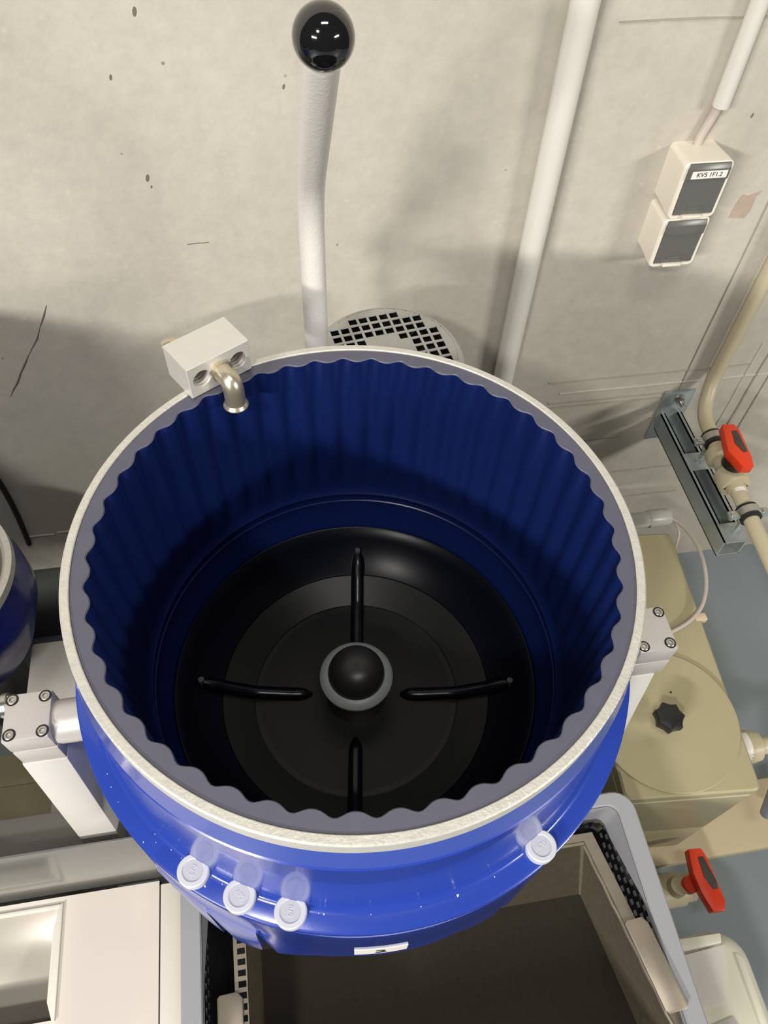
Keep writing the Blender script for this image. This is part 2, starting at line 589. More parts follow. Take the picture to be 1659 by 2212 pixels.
# outer shell: flared wall with a groove and a flat flange
b = nb()
lathe(b, [(0.2095, ZR - 0.0155), (0.2136, ZR - 0.0155), (0.2186, ZR - 0.034), (0.2190, ZR - 0.0352), (0.2178, ZR - 0.0365), (0.2178, ZR - 0.0385), (0.2196, ZR - 0.040),
          (0.2222, ZR - 0.085), (0.2245, ZR - 0.120), (0.2252, ZR - 0.1300), (0.2262, ZR - 0.1345), (0.2282, ZR - 0.1370), (0.2310, ZR - 0.1380), (0.2405, ZR - 0.1398), (0.2426, ZR - 0.1412), (0.2426, ZR - 0.150),
          (0.2400, ZR - 0.150), (0.2210, ZR - 0.1420), (0.2090, ZR - 0.030)], CX, CY, 192, closed=True)
obj('drum_shell', b, M['blue'], drum, 'glossy blue flared outer shell with a flat flange')
# skirt below the flange: two stepped bands, notched along its lower edge
b = nb()
nseg = 900
zt, zm = ZR - 0.1495, ZR - 0.205


SK = [(-180, 0.66), (-150, 0.645), (-132, 0.650), (-127, 0.660), (-118, 0.703), (-106, 0.743), (-99, 0.757), (-85, 0.753), (-77, 0.757), (-66, 0.70), (-50, 0.665), (0, 0.66), (180, 0.66)]


def skirt_low(deg):
    z = SK[-1][1]
    for a, c in zip(SK[:-1], SK[1:]):
        if a[0] <= deg <= c[0]:
            z = a[1] + (c[1] - a[1]) * (deg - a[0]) / (c[0] - a[0])
            break
    for (aL, aM, aN, aR, top) in ((-129.2, -127.4, -126.9, -125.6, 0.806), (-117.8, -116.4, -115.9, -114.4, 0.824), (-141.5, -140, -139.5, -138, 0.80), (-66, -65, -64.5, -63, 0.80)):
        if aL < deg < aM:
            z = max(z, z + (top - z) * (deg - aL) / (aM - aL))
        elif aM <= deg <= aN:
            z = top
        elif aN < deg < aR:
            z = max(z, z + (top - z) * (aR - deg) / (aR - aN))
    return z


outer, inner = [], []
for k in range(nseg):
    t = 2 * PI * k / nseg
    deg = 360 * k / nseg
    deg = deg if deg <= 180 else deg - 360
    zlow = skirt_low(deg)
    zmid = max(zm, zlow + 0.002)
    fl_ = 0.0034 * max(0.0, min(1.0, (deg + 165) / 20.0, (-106 - deg) / 12.0))
    colm = [(0.2430, zt), (0.2432, zmid + 0.0015), (0.2424 + fl_ * 0.5, zmid), (0.2428 + fl_, zlow)]
    outer.append([b.verts.new((CX + r * math.cos(t), CY + r * math.sin(t), z)) for r, z in colm])
    inner.append([b.verts.new((CX + r * math.cos(t), CY + r * math.sin(t), z)) for r, z in [(0.2398, zt), (0.2398, zlow)]])
for k in range(nseg):
    k2 = (k + 1) % nseg
    for q in range(3):
        b.faces.new((outer[k][q], outer[k2][q], outer[k2][q + 1], outer[k][q + 1]))
    b.faces.new((outer[k][3], outer[k2][3], inner[k2][1], inner[k][1]))
    b.faces.new((inner[k][1], inner[k2][1], inner[k2][0], inner[k][0]))
    b.faces.new((inner[k][0], inner[k2][0], outer[k2][0], outer[k][0]))
obj('notched_skirt', b, M['blue_skirt'], drum, 'blue skirt with notched lower edge')
# drum underside
b = nb()
lathe(b, [(0.2075, ZR - 0.265), (0.2385, ZR - 0.2655), (0.2385, ZR - 0.276), (0.19, ZR - 0.31), (0.11, ZR - 0.335), (0.0, ZR - 0.335)], CX, CY, 96)
obj('drum_underside', b, M['blue_skirt'], drum)
# rotating dish-shaped disc
b = nb()
lathe(b, [(0.1774, ZR - 0.246), (0.1774, ZR - 0.2385), (0.1760, ZR - 0.2390), (0.168, ZR - 0.2500), (0.156, ZR - 0.2640), (0.1400, ZR - 0.2755), (0.1375, ZR - 0.2770), (0.1370, ZR - 0.2790), (0.1360, ZR - 0.3000), (0.0, ZR - 0.302), (0.0, ZR - 0.308), (0.14, ZR - 0.306)], CX, CY, 160)
disc = obj('rotating_disc', b, M['disc'], drum, 'glossy black dish-shaped disc')
b = nb()
lathe(b, [(0.1366, ZR - 0.2792), (0.1366, ZR - 0.2775), (0.1060, ZR - 0.2915), (0.1055, ZR - 0.2930), (0.02, ZR - 0.2935)], CX, CY, 128)
obj('wear_ring', b, M['disc_plate'], disc, 'dull dark grey ring')
b = nb()
lathe(b, [(0.1050, ZR - 0.2945), (0.1050, ZR - 0.2924), (0.0700, ZR - 0.2965), (0.0690, ZR - 0.2960), (0.02, ZR - 0.2965)], CX, CY, 128)
obj('centre_plate', b, M['disc_centre'], disc, 'charcoal centre plate')


def disc_z(r):
    P = [(0.04, ZR - 0.2963), (0.07, ZR - 0.2962), (0.105, ZR - 0.2924), (0.1366, ZR - 0.2775), (0.156, ZR - 0.2640), (0.168, ZR - 0.2500)]
    for (a, c) in zip(P[:-1], P[1:]):
        if a[0] <= r <= c[0]:
            return a[1] + (c[1] - a[1]) * (r - a[0]) / (c[0] - a[0])
    return P[-1][1]


for k in range(4):
    th = math.radians(81.5 + 90 * k)
    b = nb()
    pts, rad = [], []
    n = 16
    for i in range(n + 1):
        r = 0.046 + (0.158 - 0.046) * i / n
        e = min(i, n - i)
        w = 0.0072 * (math.sin(min(1, (e + 0.35) / 2.2) * PI / 2))
        pts.append((CX + r * math.cos(th), CY + r * math.sin(th), disc_z(r) + 0.0035))
        rad.append(w)
    sweep(b, pts, rad, 14)
    rib = obj('rib', b, M['rib'], disc)
    b = nb()
    px, py = CX + 0.1565 * math.cos(th), CY + 0.1565 * math.sin(th)
    cyl(b, (px, py, disc_z(0.1565) - 0.002), (px, py, disc_z(0.1565) + 0.009), 0.0035, 0.0030, 14)
    obj('rib_pin', b, M['dark_grey'], disc)
# central nut with dome
b = nb()
lathe(b, [(0.031, ZR - 0.298), (0.031, ZR - 0.256), (0.0325, ZR - 0.252), (0.0366, ZR - 0.2465), (0.0366, ZR - 0.2440), (0.0340, ZR - 0.2405), (0.0290, ZR - 0.2385), (0.02, ZR - 0.2385)], CX, CY, 64, mi=[1, 1, 0, 0, 0, 0, 0])
nut = obj('centre_nut', b, [M['nut_grey'], M['nut_dark']], drum, 'grey collar nut in the middle of the disc')
b = nb()
lathe(b, [(0.0285, ZR - 0.240)] + [(0.0285 * math.cos(a) ** 0.8, ZR - 0.240 + 0.024 * math.sin(a)) for a in [PI / 2 * k / 10 for k in range(1, 10)]] + [(0.0014, ZR - 0.2162), (0.0, ZR - 0.2168)], CX, CY, 64)
obj('dome', b, M['dome'], nut, 'black dome')
# four translucent screw caps on the flange
cap_proto = None
for i, (deg, spin) in enumerate(((-128.6, 1.2), (-119.0, -0.9), (-109.5, 1.45), (-61.4, 0.3))):
    t = math.radians(deg)
    p = (CX + 0.2325 * math.cos(t), CY + 0.2325 * math.sin(t), ZR - 0.1375)
    b = nb()
    R = 0.01165
    lathe(b, [(0.0, p[2] - 0.002), (R, p[2] - 0.002), (R, p[2] + 0.0062), (R - 0.0008, p[2] + 0.0072), (0.0080, p[2] + 0.0072), (0.0076, p[2] + 0.0066), (0.0, p[2] + 0.0066)],
          p[0], p[1], 40, mi=[0, 0, 0, 0, 0, 1])
    cp = obj('screw_cap', b, [M['cap'], M['cap_in']], drum)
    mm = basis((p[0], p[1], p[2] + 0.0067), (math.cos(spin), math.sin(spin), 0), (-math.sin(spin), math.cos(spin), 0))
    text_part('embossed_number', '670', 0.0052, mm, M['cap'], cp, 0.0002)
# number sticker on the skirt
t0, t1 = math.radians(-98.3), math.radians(-88.0)
b = nb()
cols = []
for i in range(13):
    t = t0 + (t1 - t0) * i / 12
    cols.append([[b.verts.new((CX + r * math.cos(t), CY + r * math.sin(t), z)) for z in (0.7700, 0.797)] for r in (0.2420, 0.2432)])
for a, c in zip(cols[:-1], cols[1:]):
    b.faces.new((a[1][0], c[1][0], c[1][1], a[1][1]))
    b.faces.new((a[0][0], a[0][1], c[0][1], c[0][0]))
    b.faces.new((a[0][0], c[0][0], c[1][0], a[1][0]))
    b.faces.new((a[0][1], a[1][1], c[1][1], c[0][1]))
b.faces.new((cols[0][0][0], cols[0][1][0], cols[0][1][1], cols[0][0][1]))
b.faces.new((cols[-1][0][0], cols[-1][0][1], cols[-1][1][1], cols[-1][1][0]))
st = obj('number_sticker', b, M['sticker'], drum, 'white sticker with a black 2')
tm = (t0 + t1) / 2
text_part('digit', '2', 0.021, basis((CX + 0.2434 * math.cos(tm), CY + 0.2434 * math.sin(tm), 0.7835), (-math.sin(tm), math.cos(tm), 0), (0, 0, 1)), M['print'], st)
b = nb()
for i, (x, y) in enumerate([(0.0864, 0.0927), (-0.0952, 0.1237), (-0.0936, 0.1219), (-0.1093, 0.1443), (-0.0799, 0.1232), (-0.1294, 0.1635), (-0.1385, 0.1593), (-0.129, 0.1575), (-0.1136, 0.1545), (-0.0131, 0.0947), (-0.0102, 0.0912), (0.0234, 0.0911), (0.059, 0.0902), (0.1152, 0.1003), (-0.167, 0.2145), (-0.1637, 0.2039), (-0.158, 0.1918)]):
    rr = math.hypot(x - CX, y - CY)
    if rr < 0.230 or rr > 0.2415:
        q = (0.230 if rr < 0.230 else 0.2412) / rr
        x, y = CX + (x - CX) * q, CY + (y - CY) * q
        rr = math.hypot(x - CX, y - CY)
    zz = ZR - 0.1380 - (rr - 0.2310) / 0.0095 * 0.0018 if rr > 0.231 else ZR - 0.1379
    s_ = 0.0013 if i == 0 else random.uniform(0.0003, 0.0007)
    prism(b, [(x + s_ * random.uniform(0.5, 1.1) * math.cos(a), y + 1.5 * s_ * random.uniform(0.5, 1.1) * math.sin(a)) for a in [2 * PI * k / 7 for k in range(7)]], zz - 0.0004, zz + 0.0003)
o = obj('paint_chips', b, M['sticker'], drum, 'tiny white specks on the flange'); o['kind'] = 'stuff'
# trunnion shafts
for sx in (-1, 1):
    b = nb()
    x0, x1 = CX + sx * 0.236, CX + sx * 0.298
    sweep(b, [(x0, 0.309, 0.777), (x1 - sx * 0.014, 0.309, 0.777), (x1 - sx * 0.006, 0.309, 0.777), (x1, 0.309, 0.777)], [0.021, 0.021, 0.0195, 0.014], 40)
    obj('trunnion_shaft', b, M['alu_dark'], drum, 'white metal pivot shaft')

# ------------------------------------------------------------------ inlet block on the rim
TL, TR = Vector((-0.0735, 0.4755, 0)), Vector((-0.0215, 0.5065, 0))
ux = (TR - TL).normalized()
uy = Vector((-ux.y, ux.x, 0))
blk = thing('inlet_block', 'square aluminium block with threaded holes and brass elbow on drum rim', 'fitting', (-0.06, 0.505, ZR))
BM = basis((TL.x, TL.y, ZR + 0.0004), ux, uy)       # local x along the face, y to the back, z up
bw, bd, bh = (TR - TL).length, 0.0375, 0.0325
b = nb()
hz, hr = 0.0165, 0.0086
holes = [0.0125, 0.0485]
# front face with two real round holes
front = []


def holed_panel(bm, x0, x1, z0, z1, hx, hzz, r, depth, mi_hole=1):
    n = 24
    ring, outer_ = [], []
    for k in range(n):
        a = 2 * PI * k / n
        ring.append(bm.verts.new((hx + r * math.cos(a), 0, hzz + r * math.sin(a))))
        dx, dz = math.cos(a), math.sin(a)
        s = min(((x1 - hx) / dx if dx > 1e-6 else ((x0 - hx) / dx if dx < -1e-6 else 1e9)), ((z1 - hzz) / dz if dz > 1e-6 else ((z0 - hzz) / dz if dz < -1e-6 else 1e9)))
        outer_.append(bm.verts.new((hx + dx * s, 0, hzz + dz * s)))
    for k in range(n):
        k2 = (k + 1) % n
        bm.faces.new((ring[k], ring[k2], outer_[k2], outer_[k]))
    for (cxx, czz) in ((x0, z0), (x1, z0), (x1, z1), (x0, z1)):
        best = sorted(range(n), key=lambda k: (outer_[k].co.x - cxx) ** 2 + (outer_[k].co.z - czz) ** 2)
        k = best[0]
        for q in (k, (k - 1) % n):
            q2 = (q + 1) % n
            a_, b_ = outer_[q].co, outer_[q2].co
            if abs(a_.x - b_.x) > 1e-7 and abs(a_.z - b_.z) > 1e-7:
                bm.faces.new((outer_[q], outer_[q2], bm.verts.new((cxx, 0, czz))))
                break
    prev = ring
    dd, rr_ = 0.0, r
    for i in range(14):                                # thread ridges
        dd += depth / 14
        rr_ = r - 0.0006 if i % 2 == 0 else r
        cur = [bm.verts.new((hx + rr_ * math.cos(2 * PI * k / n), dd, hzz + rr_ * math.sin(2 * PI * k / n))) for k in range(n)]
        for k in range(n):
            f = bm.faces.new((prev[k], prev[(k + 1) % n], cur[(k + 1) % n], cur[k]))
            f.material_index = mi_hole
        prev = cur
    f = bm.faces.new(prev)
    f.material_index = mi_hole


ch = 0.0007
holed_panel(b, ch, 0.0245, ch, bh - ch, holes[0], hz, hr, 0.024)
holed_panel(b, 0.0365, bw - ch, ch, bh - ch, holes[1], hz, hr, 0.024)
v = [b.verts.new(p) for p in ((0.0245, 0, ch), (0.0365, 0, ch), (0.0365, 0, bh - ch), (0.0245, 0, bh - ch))]
b.faces.new(v)
# remaining faces with a small chamfer at the front edge
o4 = [b.verts.new(p) for p in ((ch, 0, ch), (bw - ch, 0, ch), (bw - ch, 0, bh - ch), (ch, 0, bh - ch))]
c4 = [b.verts.new(p) for p in ((0, ch, 0), (bw, ch, 0), (bw, ch, bh), (0, ch, bh))]
k4 = [b.verts.new(p) for p in ((0, bd, 0), (bw, bd, 0), (bw, bd, bh), (0, bd, bh))]
for a, c in ((o4, c4), (c4, k4)):
    for q in range(4):
        b.faces.new((a[q], a[(q + 1) % 4], c[(q + 1) % 4], c[q]))
b.faces.new(k4)
bmesh.ops.remove_doubles(b, verts=b.verts, dist=0.00002)
bmesh.ops.transform(b, matrix=BM, verts=b.verts)
obj('block', b, [M['alu'], M['alu_dark']], blk, angle=25)
P = lambda x, y, z: tuple(BM @ Vector((x, y, z)))
b = nb()
ex = bw * 0.5
pts = rounded([P(ex, 0.004, hz), P(ex, -0.0185, hz), P(ex - 0.001, -0.0195, hz - 0.026)], 0.014, 9)
sweep(b, pts, 0.0088, 28)
elb = obj('elbow', b, M['nickel'], blk, 'shiny pale brass elbow pointing down')
b = nb(); cyl(b, P(ex, 0.001, hz), P(ex, -0.0035, hz), 0.0100, None, 28); obj('thread_collar', b, M['nickel'], elb)
b = nb()
e0, e1 = Vector(pts[-2]), Vector(pts[-1])
ed = (e1 - e0).normalized()
sweep(b, [e1 - ed * 0.0035, e1 - ed * 0.001, e1], [0.0090, 0.0108, 0.0108], 32)
obj('flared_lip', b, M['nickel'], elb)
b = nb()
sweep(b, rounded([P(0.020, bd - 0.002, 0.017), P(0.018, bd + 0.014, 0.017), P(0.010, bd + 0.020, 0.012)], 0.008, 6), [0.0068] * 2 + [0.0064] * 6 + [0.0058] * 2, 20)
obj('rear_fitting', b, M['nickel'], blk, 'pale brass fitting at the back')

# ------------------------------------------------------------------ drive motor with fan cowl
MX, MY, MZ = 0.131, 0.6615, 0.88
mot = thing('drive_motor', 'light grey drive motor with square grille on top behind drum', 'motor', (MX, MY, 0.60))
b = nb()
lathe(b, [(0.0, 0.62), (0.080, 0.62), (0.0865, 0.64), (0.0865, 0.80), (0.0885, 0.803), (0.0905, MZ - 0.022), (0.0900, MZ - 0.012), (0.0865, MZ - 0.0035), (0.0825, MZ), (0.0805, MZ), (0.0805, MZ - 0.03), (0.0, MZ - 0.03)],
      MX, MY, 96, mi=[0] * 9 + [1, 1])
obj('motor_housing', b, [M['motor'], M['void']], mot)
# grille: lattice bars inside the ring
gr = math.radians(8.2)
pitch, barw = 0.0129, 0.0029
gm = Matrix.Translation((MX, MY, 0)) @ Matrix.Rotation(gr, 4, 'Z')
b = nb()
rin = 0.0808
for dirn in range(2):
    k = -6
    while k <= 6:
        off = (k + 0.5) * pitch
        if abs(off) < rin - 0.004:
            L = math.sqrt(rin ** 2 - off ** 2)
            if dirn == 0:
                box(b, -L, L, off - barw / 2, off + barw / 2, MZ - 0.0016, MZ - 0.0002)
            else:
                box(b, off - barw / 2, off + barw / 2, -L, L, MZ - 0.0016, MZ - 0.0001)
        k += 1
for ix in range(-7, 8):                                # blanked cells near the rim and at the hub
    for iy in range(-7, 8):
        x, y = ix * pitch, iy * pitch
        r = math.hypot(x, y)
        if r > 0.0752 or (abs(ix) <= 1 and abs(iy) <= 2) or (abs(ix) <= 2 and abs(iy) <= 1):
            h = pitch / 8
            if r + pitch * 0.71 < rin:
                box(b, x - 4 * h, x + 4 * h, y - 4 * h, y + 4 * h, MZ - 0.0015, MZ - 0.0003)
            elif r < rin + 0.009:
                for qx in range(4):
                    for qy in range(4):
                        xx, yy_ = x + (qx - 1.5) * 2 * h, y + (qy - 1.5) * 2 * h
                        if math.hypot(xx, yy_) < rin + 0.0006:
                            box(b, xx - h, xx + h, yy_ - h, yy_ + h, MZ - 0.0015, MZ - 0.0003)
bmesh.ops.transform(b, matrix=gm, verts=b.verts)
obj('fan_grille', b, M['motor'], mot, 'grille of small square openings')
b = nb()
cyl(b, (MX, MY, MZ - 0.030), (MX, MY, MZ - 0.014), 0.016, None, 24)
for k in range(7):
    a = 2 * PI * k / 7
    box(b, 0.014, 0.070, -0.001, 0.001, MZ - 0.028, MZ - 0.012, rot=Matrix.Translation((MX, MY, 0)) @ Matrix.Rotation(a, 4, 'Z'))
obj('fan', b, M['black_matte'], mot)
b = nb(); box(b, MX - 0.05, MX + 0.05, CY + 0.20, MY + 0.06, 0.605, 0.622, 0.002); obj('mounting_plate', b, M['motor'], mot)

# ------------------------------------------------------------------ tilt lever
lev = thing('tilt_lever', 'tall bent white lever with a glossy black ball knob', 'lever', (0.044, 0.598, 0.72))
b = nb()
lp_ = rounded([(0.0440, 0.618, 0.935), (0.0478, 0.654, 1.092), (0.0508, 0.5215, 1.270), (0.0510, 0.5200, 1.275)], 0.05, 10)
sweep(b, lp_, 0.0124, 32)
obj('lever_tube', b, M['lever_paint'], lev, 'white textured tube')
b = nb()
sweep(b, [(0.0437, 0.615, 0.937), (0.0430, 0.606, 0.90), (0.0425, 0.600, 0.72)], 0.0112, 24)
obj('socket_rod', b, M['grey_paint'], lev, 'grey rod below the tube')
b = nb()
bc = Vector((0.0514, 0.5175, 1.2835))
bmesh.ops.create_uvsphere(b, u_segments=48, v_segments=32, radius=0.0199, matrix=Matrix.Translation(bc))
obj('ball_knob', b, M['black'], lev, 'glossy black ball')

# ------------------------------------------------------------------ machine frame
fr = thing('machine_frame', 'grey and white steel frame whose clamp blocks carry the blue drum', 'frame', (0.04, 0.29, 0.0))
screw_mesh = None


def make_screw(x, y, z, parent):
    bm = nb()
    n = 24
    lathe(bm, [(0.0060, z + 0.0001), (0.0059, z + 0.00035), (0.0044, z + 0.00035), (0.0044, z + 0.0001)], x, y, n, closed=True, mi=[1, 1, 1, 1])  # black ring puts the shade of the counterbore into the colour
    lathe(bm, [(0.0044, z + 0.0002), (0.0044, z + 0.0006), (0.0040, z + 0.0009), (0.0024, z + 0.0009)], x, y, n, mi=[0, 0, 0])
    lathe(bm, [(0.0024, z + 0.0009), (0.0023, z - 0.0022), (0.0, z - 0.0022)], x, y, 6, mi=[2, 2])
    return obj('socket_screw', bm, [M['steel'], M['rubber'], M['dark_grey']], parent)


def bolt_block(x0, x1, y0, y1, screws):
    bm = nb()
    box(bm, x0, x1, y0, y1, 0.7725, 0.80, 0.0015)
    blk_ = obj('clamp_block', bm, M['alu_dark'], fr, 'satin clamp block with socket screws')
    for p in screws:
        make_screw(p[0], p[1], 0.80, blk_)
    bm = nb()
    box(bm, x0 + 0.0008, x1, y0 - 0.0005, y1, 0.742, 0.7715, 0.0012)
    obj('clamp_base', bm, M['alu_dark'], fr)


LBX = (-0.2865, -0.2445)
RBX = (0.3285, 0.3690)
bolt_block(LBX[0], LBX[1], 0.2865, 0.3325, [(-0.2805, 0.3268), (-0.2505, 0.3268), (-0.2795, 0.2925), (-0.2500, 0.2925)])
bolt_block(RBX[0], RBX[1], 0.2865, 0.3350, [(0.363, 0.3285), (0.335, 0.3285), (0.362, 0.2932), (0.334, 0.2932)])


def slant_post(x0, x1, yt, yb, d, zt_, zb, name, m):
    bm = nb()
    lo = [(x0, yb, zb), (x1, yb, zb), (x1, yb + d, zb), (x0, yb + d, zb)]
    hi = [(x0, yt, zt_), (x1, yt, zt_), (x1, yt + d, zt_), (x0, yt + d, zt_)]
    loft(bm, [lo, hi], True, True)
    bmesh.ops.bevel(bm, geom=list(bm.edges), offset=0.0018, segments=2, affect='EDGES', profile=0.5)
    return obj(name, bm, m, fr)


slant_post(-0.2870, -0.2440, 0.2850, 0.2570, 0.046, 0.742, 0.502, 'post', M['white_paint'])
for x_ in (-0.80,):  # posts and clamps carrying the added unseen drum
    bolt_block(LBX[0] + x_, LBX[1] + x_, 0.2865, 0.3325, [(-0.2805 + x_, 0.3268), (-0.2505 + x_, 0.3268), (-0.2795 + x_, 0.2925), (-0.2500 + x_, 0.2925)])
    bolt_block(RBX[0] + x_, RBX[1] + x_, 0.2865, 0.3350, [(0.363 + x_, 0.3285), (0.335 + x_, 0.3285), (0.362 + x_, 0.2932), (0.334 + x_, 0.2932)])
    slant_post(-0.2870 + x_, -0.2440 + x_, 0.2850, 0.2570, 0.046, 0.742, 0.502, 'post', M['white_paint'])
    slant_post(0.3270 + x_, 0.3620 + x_, 0.2850, 0.2570, 0.046, 0.742, 0.502, 'post', M['white_paint'])
slant_post(0.3270, 0.3620, 0.2850, 0.2570, 0.046, 0.742, 0.502, 'post', M['white_paint'])
b = nb(); box(b, -1.15, 0.365, 0.2535, 0.311, 0.352, 0.500, 0.002); obj('cross_beam', b, M['grey_paint'], fr, 'grey beam the posts stand on')
b = nb(); box(b, -1.15, -0.180, 0.2488, 0.2520, 0.346, 0.557, 0.0008); obj('front_plate', b, M['grey_paint'], fr, 'glossy grey front plate')
b = nb(); box(b, -0.404, -0.300, 0.455, 0.577, 0.0, 0.45, 0.006); obj('rear_column', b, M['grey_box'], fr, 'light grey column top behind the drum')
b = nb(); box(b, -0.36, -0.31, 0.30, 0.47, 0.385, 0.435, 0.003); obj('side_rail', b, M['grey_box'], fr)
b = nb(); box(b, -0.95, -0.31, 0.313, 0.452, 0.20, 0.212, 0.002); box(b, -0.95, -0.41, 0.452, 0.504, 0.20, 0.212); obj('lower_shelf', b, M['tank'], fr, 'olive shelf between the legs')
for (x0, x1) in ((-1.13, -1.07), (-0.40, -0.34), (0.30, 0.36)):
    b = nb(); box(b, x0, x1, 0.256, 0.306, 0.0, 0.352, 0.002); obj('leg', b, M['grey_paint'], fr)

# blue coupling peeping out beside the left clamp
hc = thing('hose_coupling', 'small dark blue hose coupling with chrome ring beside left clamp block', 'coupling', (-0.311, 0.335, 0.765))
b = nb(); cyl(b, (-0.345, 0.333, 0.776), (-0.2975, 0.333, 0.776), 0.0115, None, 28); obj('body', b, M['blue_small'], hc)
b = nb(); cyl(b, (-0.2975, 0.333, 0.776), (-0.2925, 0.333, 0.776), 0.0122, None, 28); cyl(b, (-0.2925, 0.333, 0.776), (-0.2868, 0.333, 0.776), 0.0085, None, 28); obj('chrome_ring', b, M['steel'], hc)

# ------------------------------------------------------------------ control cabinet (lower left)
cab = thing('control_cabinet', 'cream cabinet with a recessed tray, lower left in front of grey beam', 'cabinet', (-0.5, 0.03, 0.0))
ZC = 0.345
xL, xR, yF, yB = -0.95, -0.2365, -0.20, 0.2445
rx0, rx1, ry0, ry1 = -0.80, -0.3655, 0.104, 0.2345
# top sheet around the recess: one mesh with a stepped opening
b = nb()
def quad(bm, *p):
    return bm.faces.new([bm.verts.new(q) for q in p])
t = 0.003
for (z, up) in ((ZC, True), (ZC - t, False)):
    o4_ = [b.verts.new(p) for p in ((xL, yF, z), (xR, yF, z), (xR, yB, z), (xL, yB, z))]
    i4_ = [b.verts.new(p) for p in ((rx0, ry0, z), (rx1, ry0, z), (rx1, ry1, z), (rx0, ry1, z))]
    for q in range(4):
        b.faces.new((o4_[q], o4_[(q + 1) % 4], i4_[(q + 1) % 4], i4_[q]))
    if up:
        top_o, top_i = o4_, i4_
for q in range(4):
    b.faces.new((top_o[q], top_o[(q + 1) % 4], o4_[(q + 1) % 4], o4_[q]))
    b.faces.new((top_i[q], top_i[(q + 1) % 4], i4_[(q + 1) % 4], i4_[q]))
obj('top_panel', b, M['cream'], cab, 'cream top panel')
b = nb()
prism(b, [(rx1 - 0.0005, ry0), (rx1 + 0.0035, ry0 - 0.002), (rx1 + 0.0035, ry1 + 0.002), (rx1 - 0.0005, ry1), (rx1 - 0.007, ry1 - 0.03), (rx1 - 0.0075, ry0 + 0.02)], ZC - 0.02, ZC + 0.0035, bev=0.0008)
obj('raised_lip', b, M['cream_edge'], cab, 'raised cream lip beside the recess')
b = nb(); box(b, rx0, rx1 + 0.003, ry1 - 0.004, ry1 + 0.001, ZC - 0.03, ZC + 0.003, 0.001); obj('back_lip', b, M['cream_edge'], cab)
b = nb()
rows = []
for (y, z) in ((ry1 - 0.003, ZC - 0.004), (ry1 - 0.03, ZC - 0.013), (ry1 - 0.06, ZC - 0.026), (ry1 - 0.09, ZC - 0.044), (ry0, ZC - 0.07)):
    rows.append([b.verts.new((rx0, y, z)), b.verts.new((rx1 - 0.003, y, z))])
for a, c in zip(rows[:-1], rows[1:]):
    b.faces.new((a[0], a[1], c[1], c[0]))
obj('recessed_tray', b, M['tray'], cab, 'glossy grey sloping tray', angle=60)
b = nb(); box(b, xL, xR - 0.001, yF, yB - 0.001, 0.0, ZC - 0.075, 0.002); obj('cabinet_body', b, M['cream'], cab)
b = nb()
box(b, xL, xL + 0.003, yF, yB - 0.001, ZC - 0.076, ZC - t); box(b, xR - 0.004, xR - 0.001, yF, yB - 0.001, ZC - 0.076, ZC - t)
box(b, xL, xR - 0.001, yF, yF + 0.003, ZC - 0.076, ZC - t); box(b, xL, xR - 0.001, yB - 0.004, yB - 0.001, ZC - 0.076, ZC - t)
obj('side_wall', b, M['cream'], cab)
b = nb(); box(b, xR + 0.0018, -0.1925, yF, 0.240, ZC - 0.05, ZC + 0.0005, 0.0015); obj('edge_strip', b, M['cream_edge'], cab, 'narrow cream edge strip')
b = nb(); box(b, xR - 0.001, xR + 0.002, yF, 0.240, ZC - 0.05, ZC - 0.006); obj('strip_bracket', b, M['dark_grey'], cab)
b = nb(); box(b, -0.292, -0.237, 0.2446, 0.2466, ZC - 0.02, ZC - 0.0005); obj('gap_seal', b, M['dark_grey'], cab)

# ------------------------------------------------------------------ grey crate with basket
cr = thing('storage_crate', 'grey plastic stacking crate with perforated sides below the blue drum', 'crate', (0.107, 0.04, 0.0))
X0, X1, Y0, Y1, ZT = -0.1900, 0.4065, -0.155, 0.2415, 0.45
ccx, ccy, cw, chh = (X0 + X1) / 2, (Y0 + Y1) / 2, X1 - X0, Y1 - Y0
def loop(w, h, r, z, n=6):
    return [(p[0], p[1], z) for p in rrect(ccx, ccy, w, h, r, n)]
b = nb()
loft(b, [loop(cw - 0.004, chh - 0.004, 0.026, ZT - 0.05), loop(cw, chh, 0.028, ZT - 0.048), loop(cw, chh, 0.028, ZT - 0.002), loop(cw - 0.004, chh - 0.004, 0.026, ZT),
         loop(cw - 0.046, chh - 0.030, 0.016, ZT), loop(cw - 0.050, chh - 0.034, 0.014, ZT - 0.003), loop(cw - 0.050, chh - 0.034, 0.014, ZT - 0.012)])
obj('rim', b, M['crate'], cr, 'light grey rounded rim')
b = nb()
lo_in = [p for p in rrect(ccx, ccy, cw - 0.0512, chh - 0.0352, 0.014, 6)]
lo_out = [p for p in rrect(ccx, ccy, cw - 0.022, chh - 0.022, 0.012, 6)]
def ledge_z(p):
    side = abs(abs(p[0] - ccx) - (cw / 2 - 0.025)) < 0.02
    y = p[1]
    zz = 0.376 + max(0.0, (0.215 - y)) / 0.115 * 0.069
    return min(ZT - 0.004, zz) if y < 0.222 else 0.366
dense_i, dense_o = [], []
for k in range(len(lo_in)):
    a_, c_ = Vector(lo_in[k]), Vector(lo_in[(k + 1) % len(lo_in)])
    a2, c2_ = Vector(lo_out[k]), Vector(lo_out[(k + 1) % len(lo_in)])
    m_ = 14 if (a_ - c_).length > 0.05 else 1
    for q in range(m_):
        dense_i.append(a_.lerp(c_, q / m_))
        dense_o.append(a2.lerp(c2_, q / m_))
loft(b, [[(p[0], p[1], ZT - 0.002) for p in dense_i], [(p[0], p[1], min(ledge_z(p), ZT - 0.008)) for p in dense_i],
         [(p2[0], p2[1], min(ledge_z(p) - 0.002, ZT - 0.009)) for p, p2 in zip(dense_i, dense_o)]])
obj('stacking_ledge', b, M['crate'], cr, 'light grey sloping ledge under the rim')
b = nb()
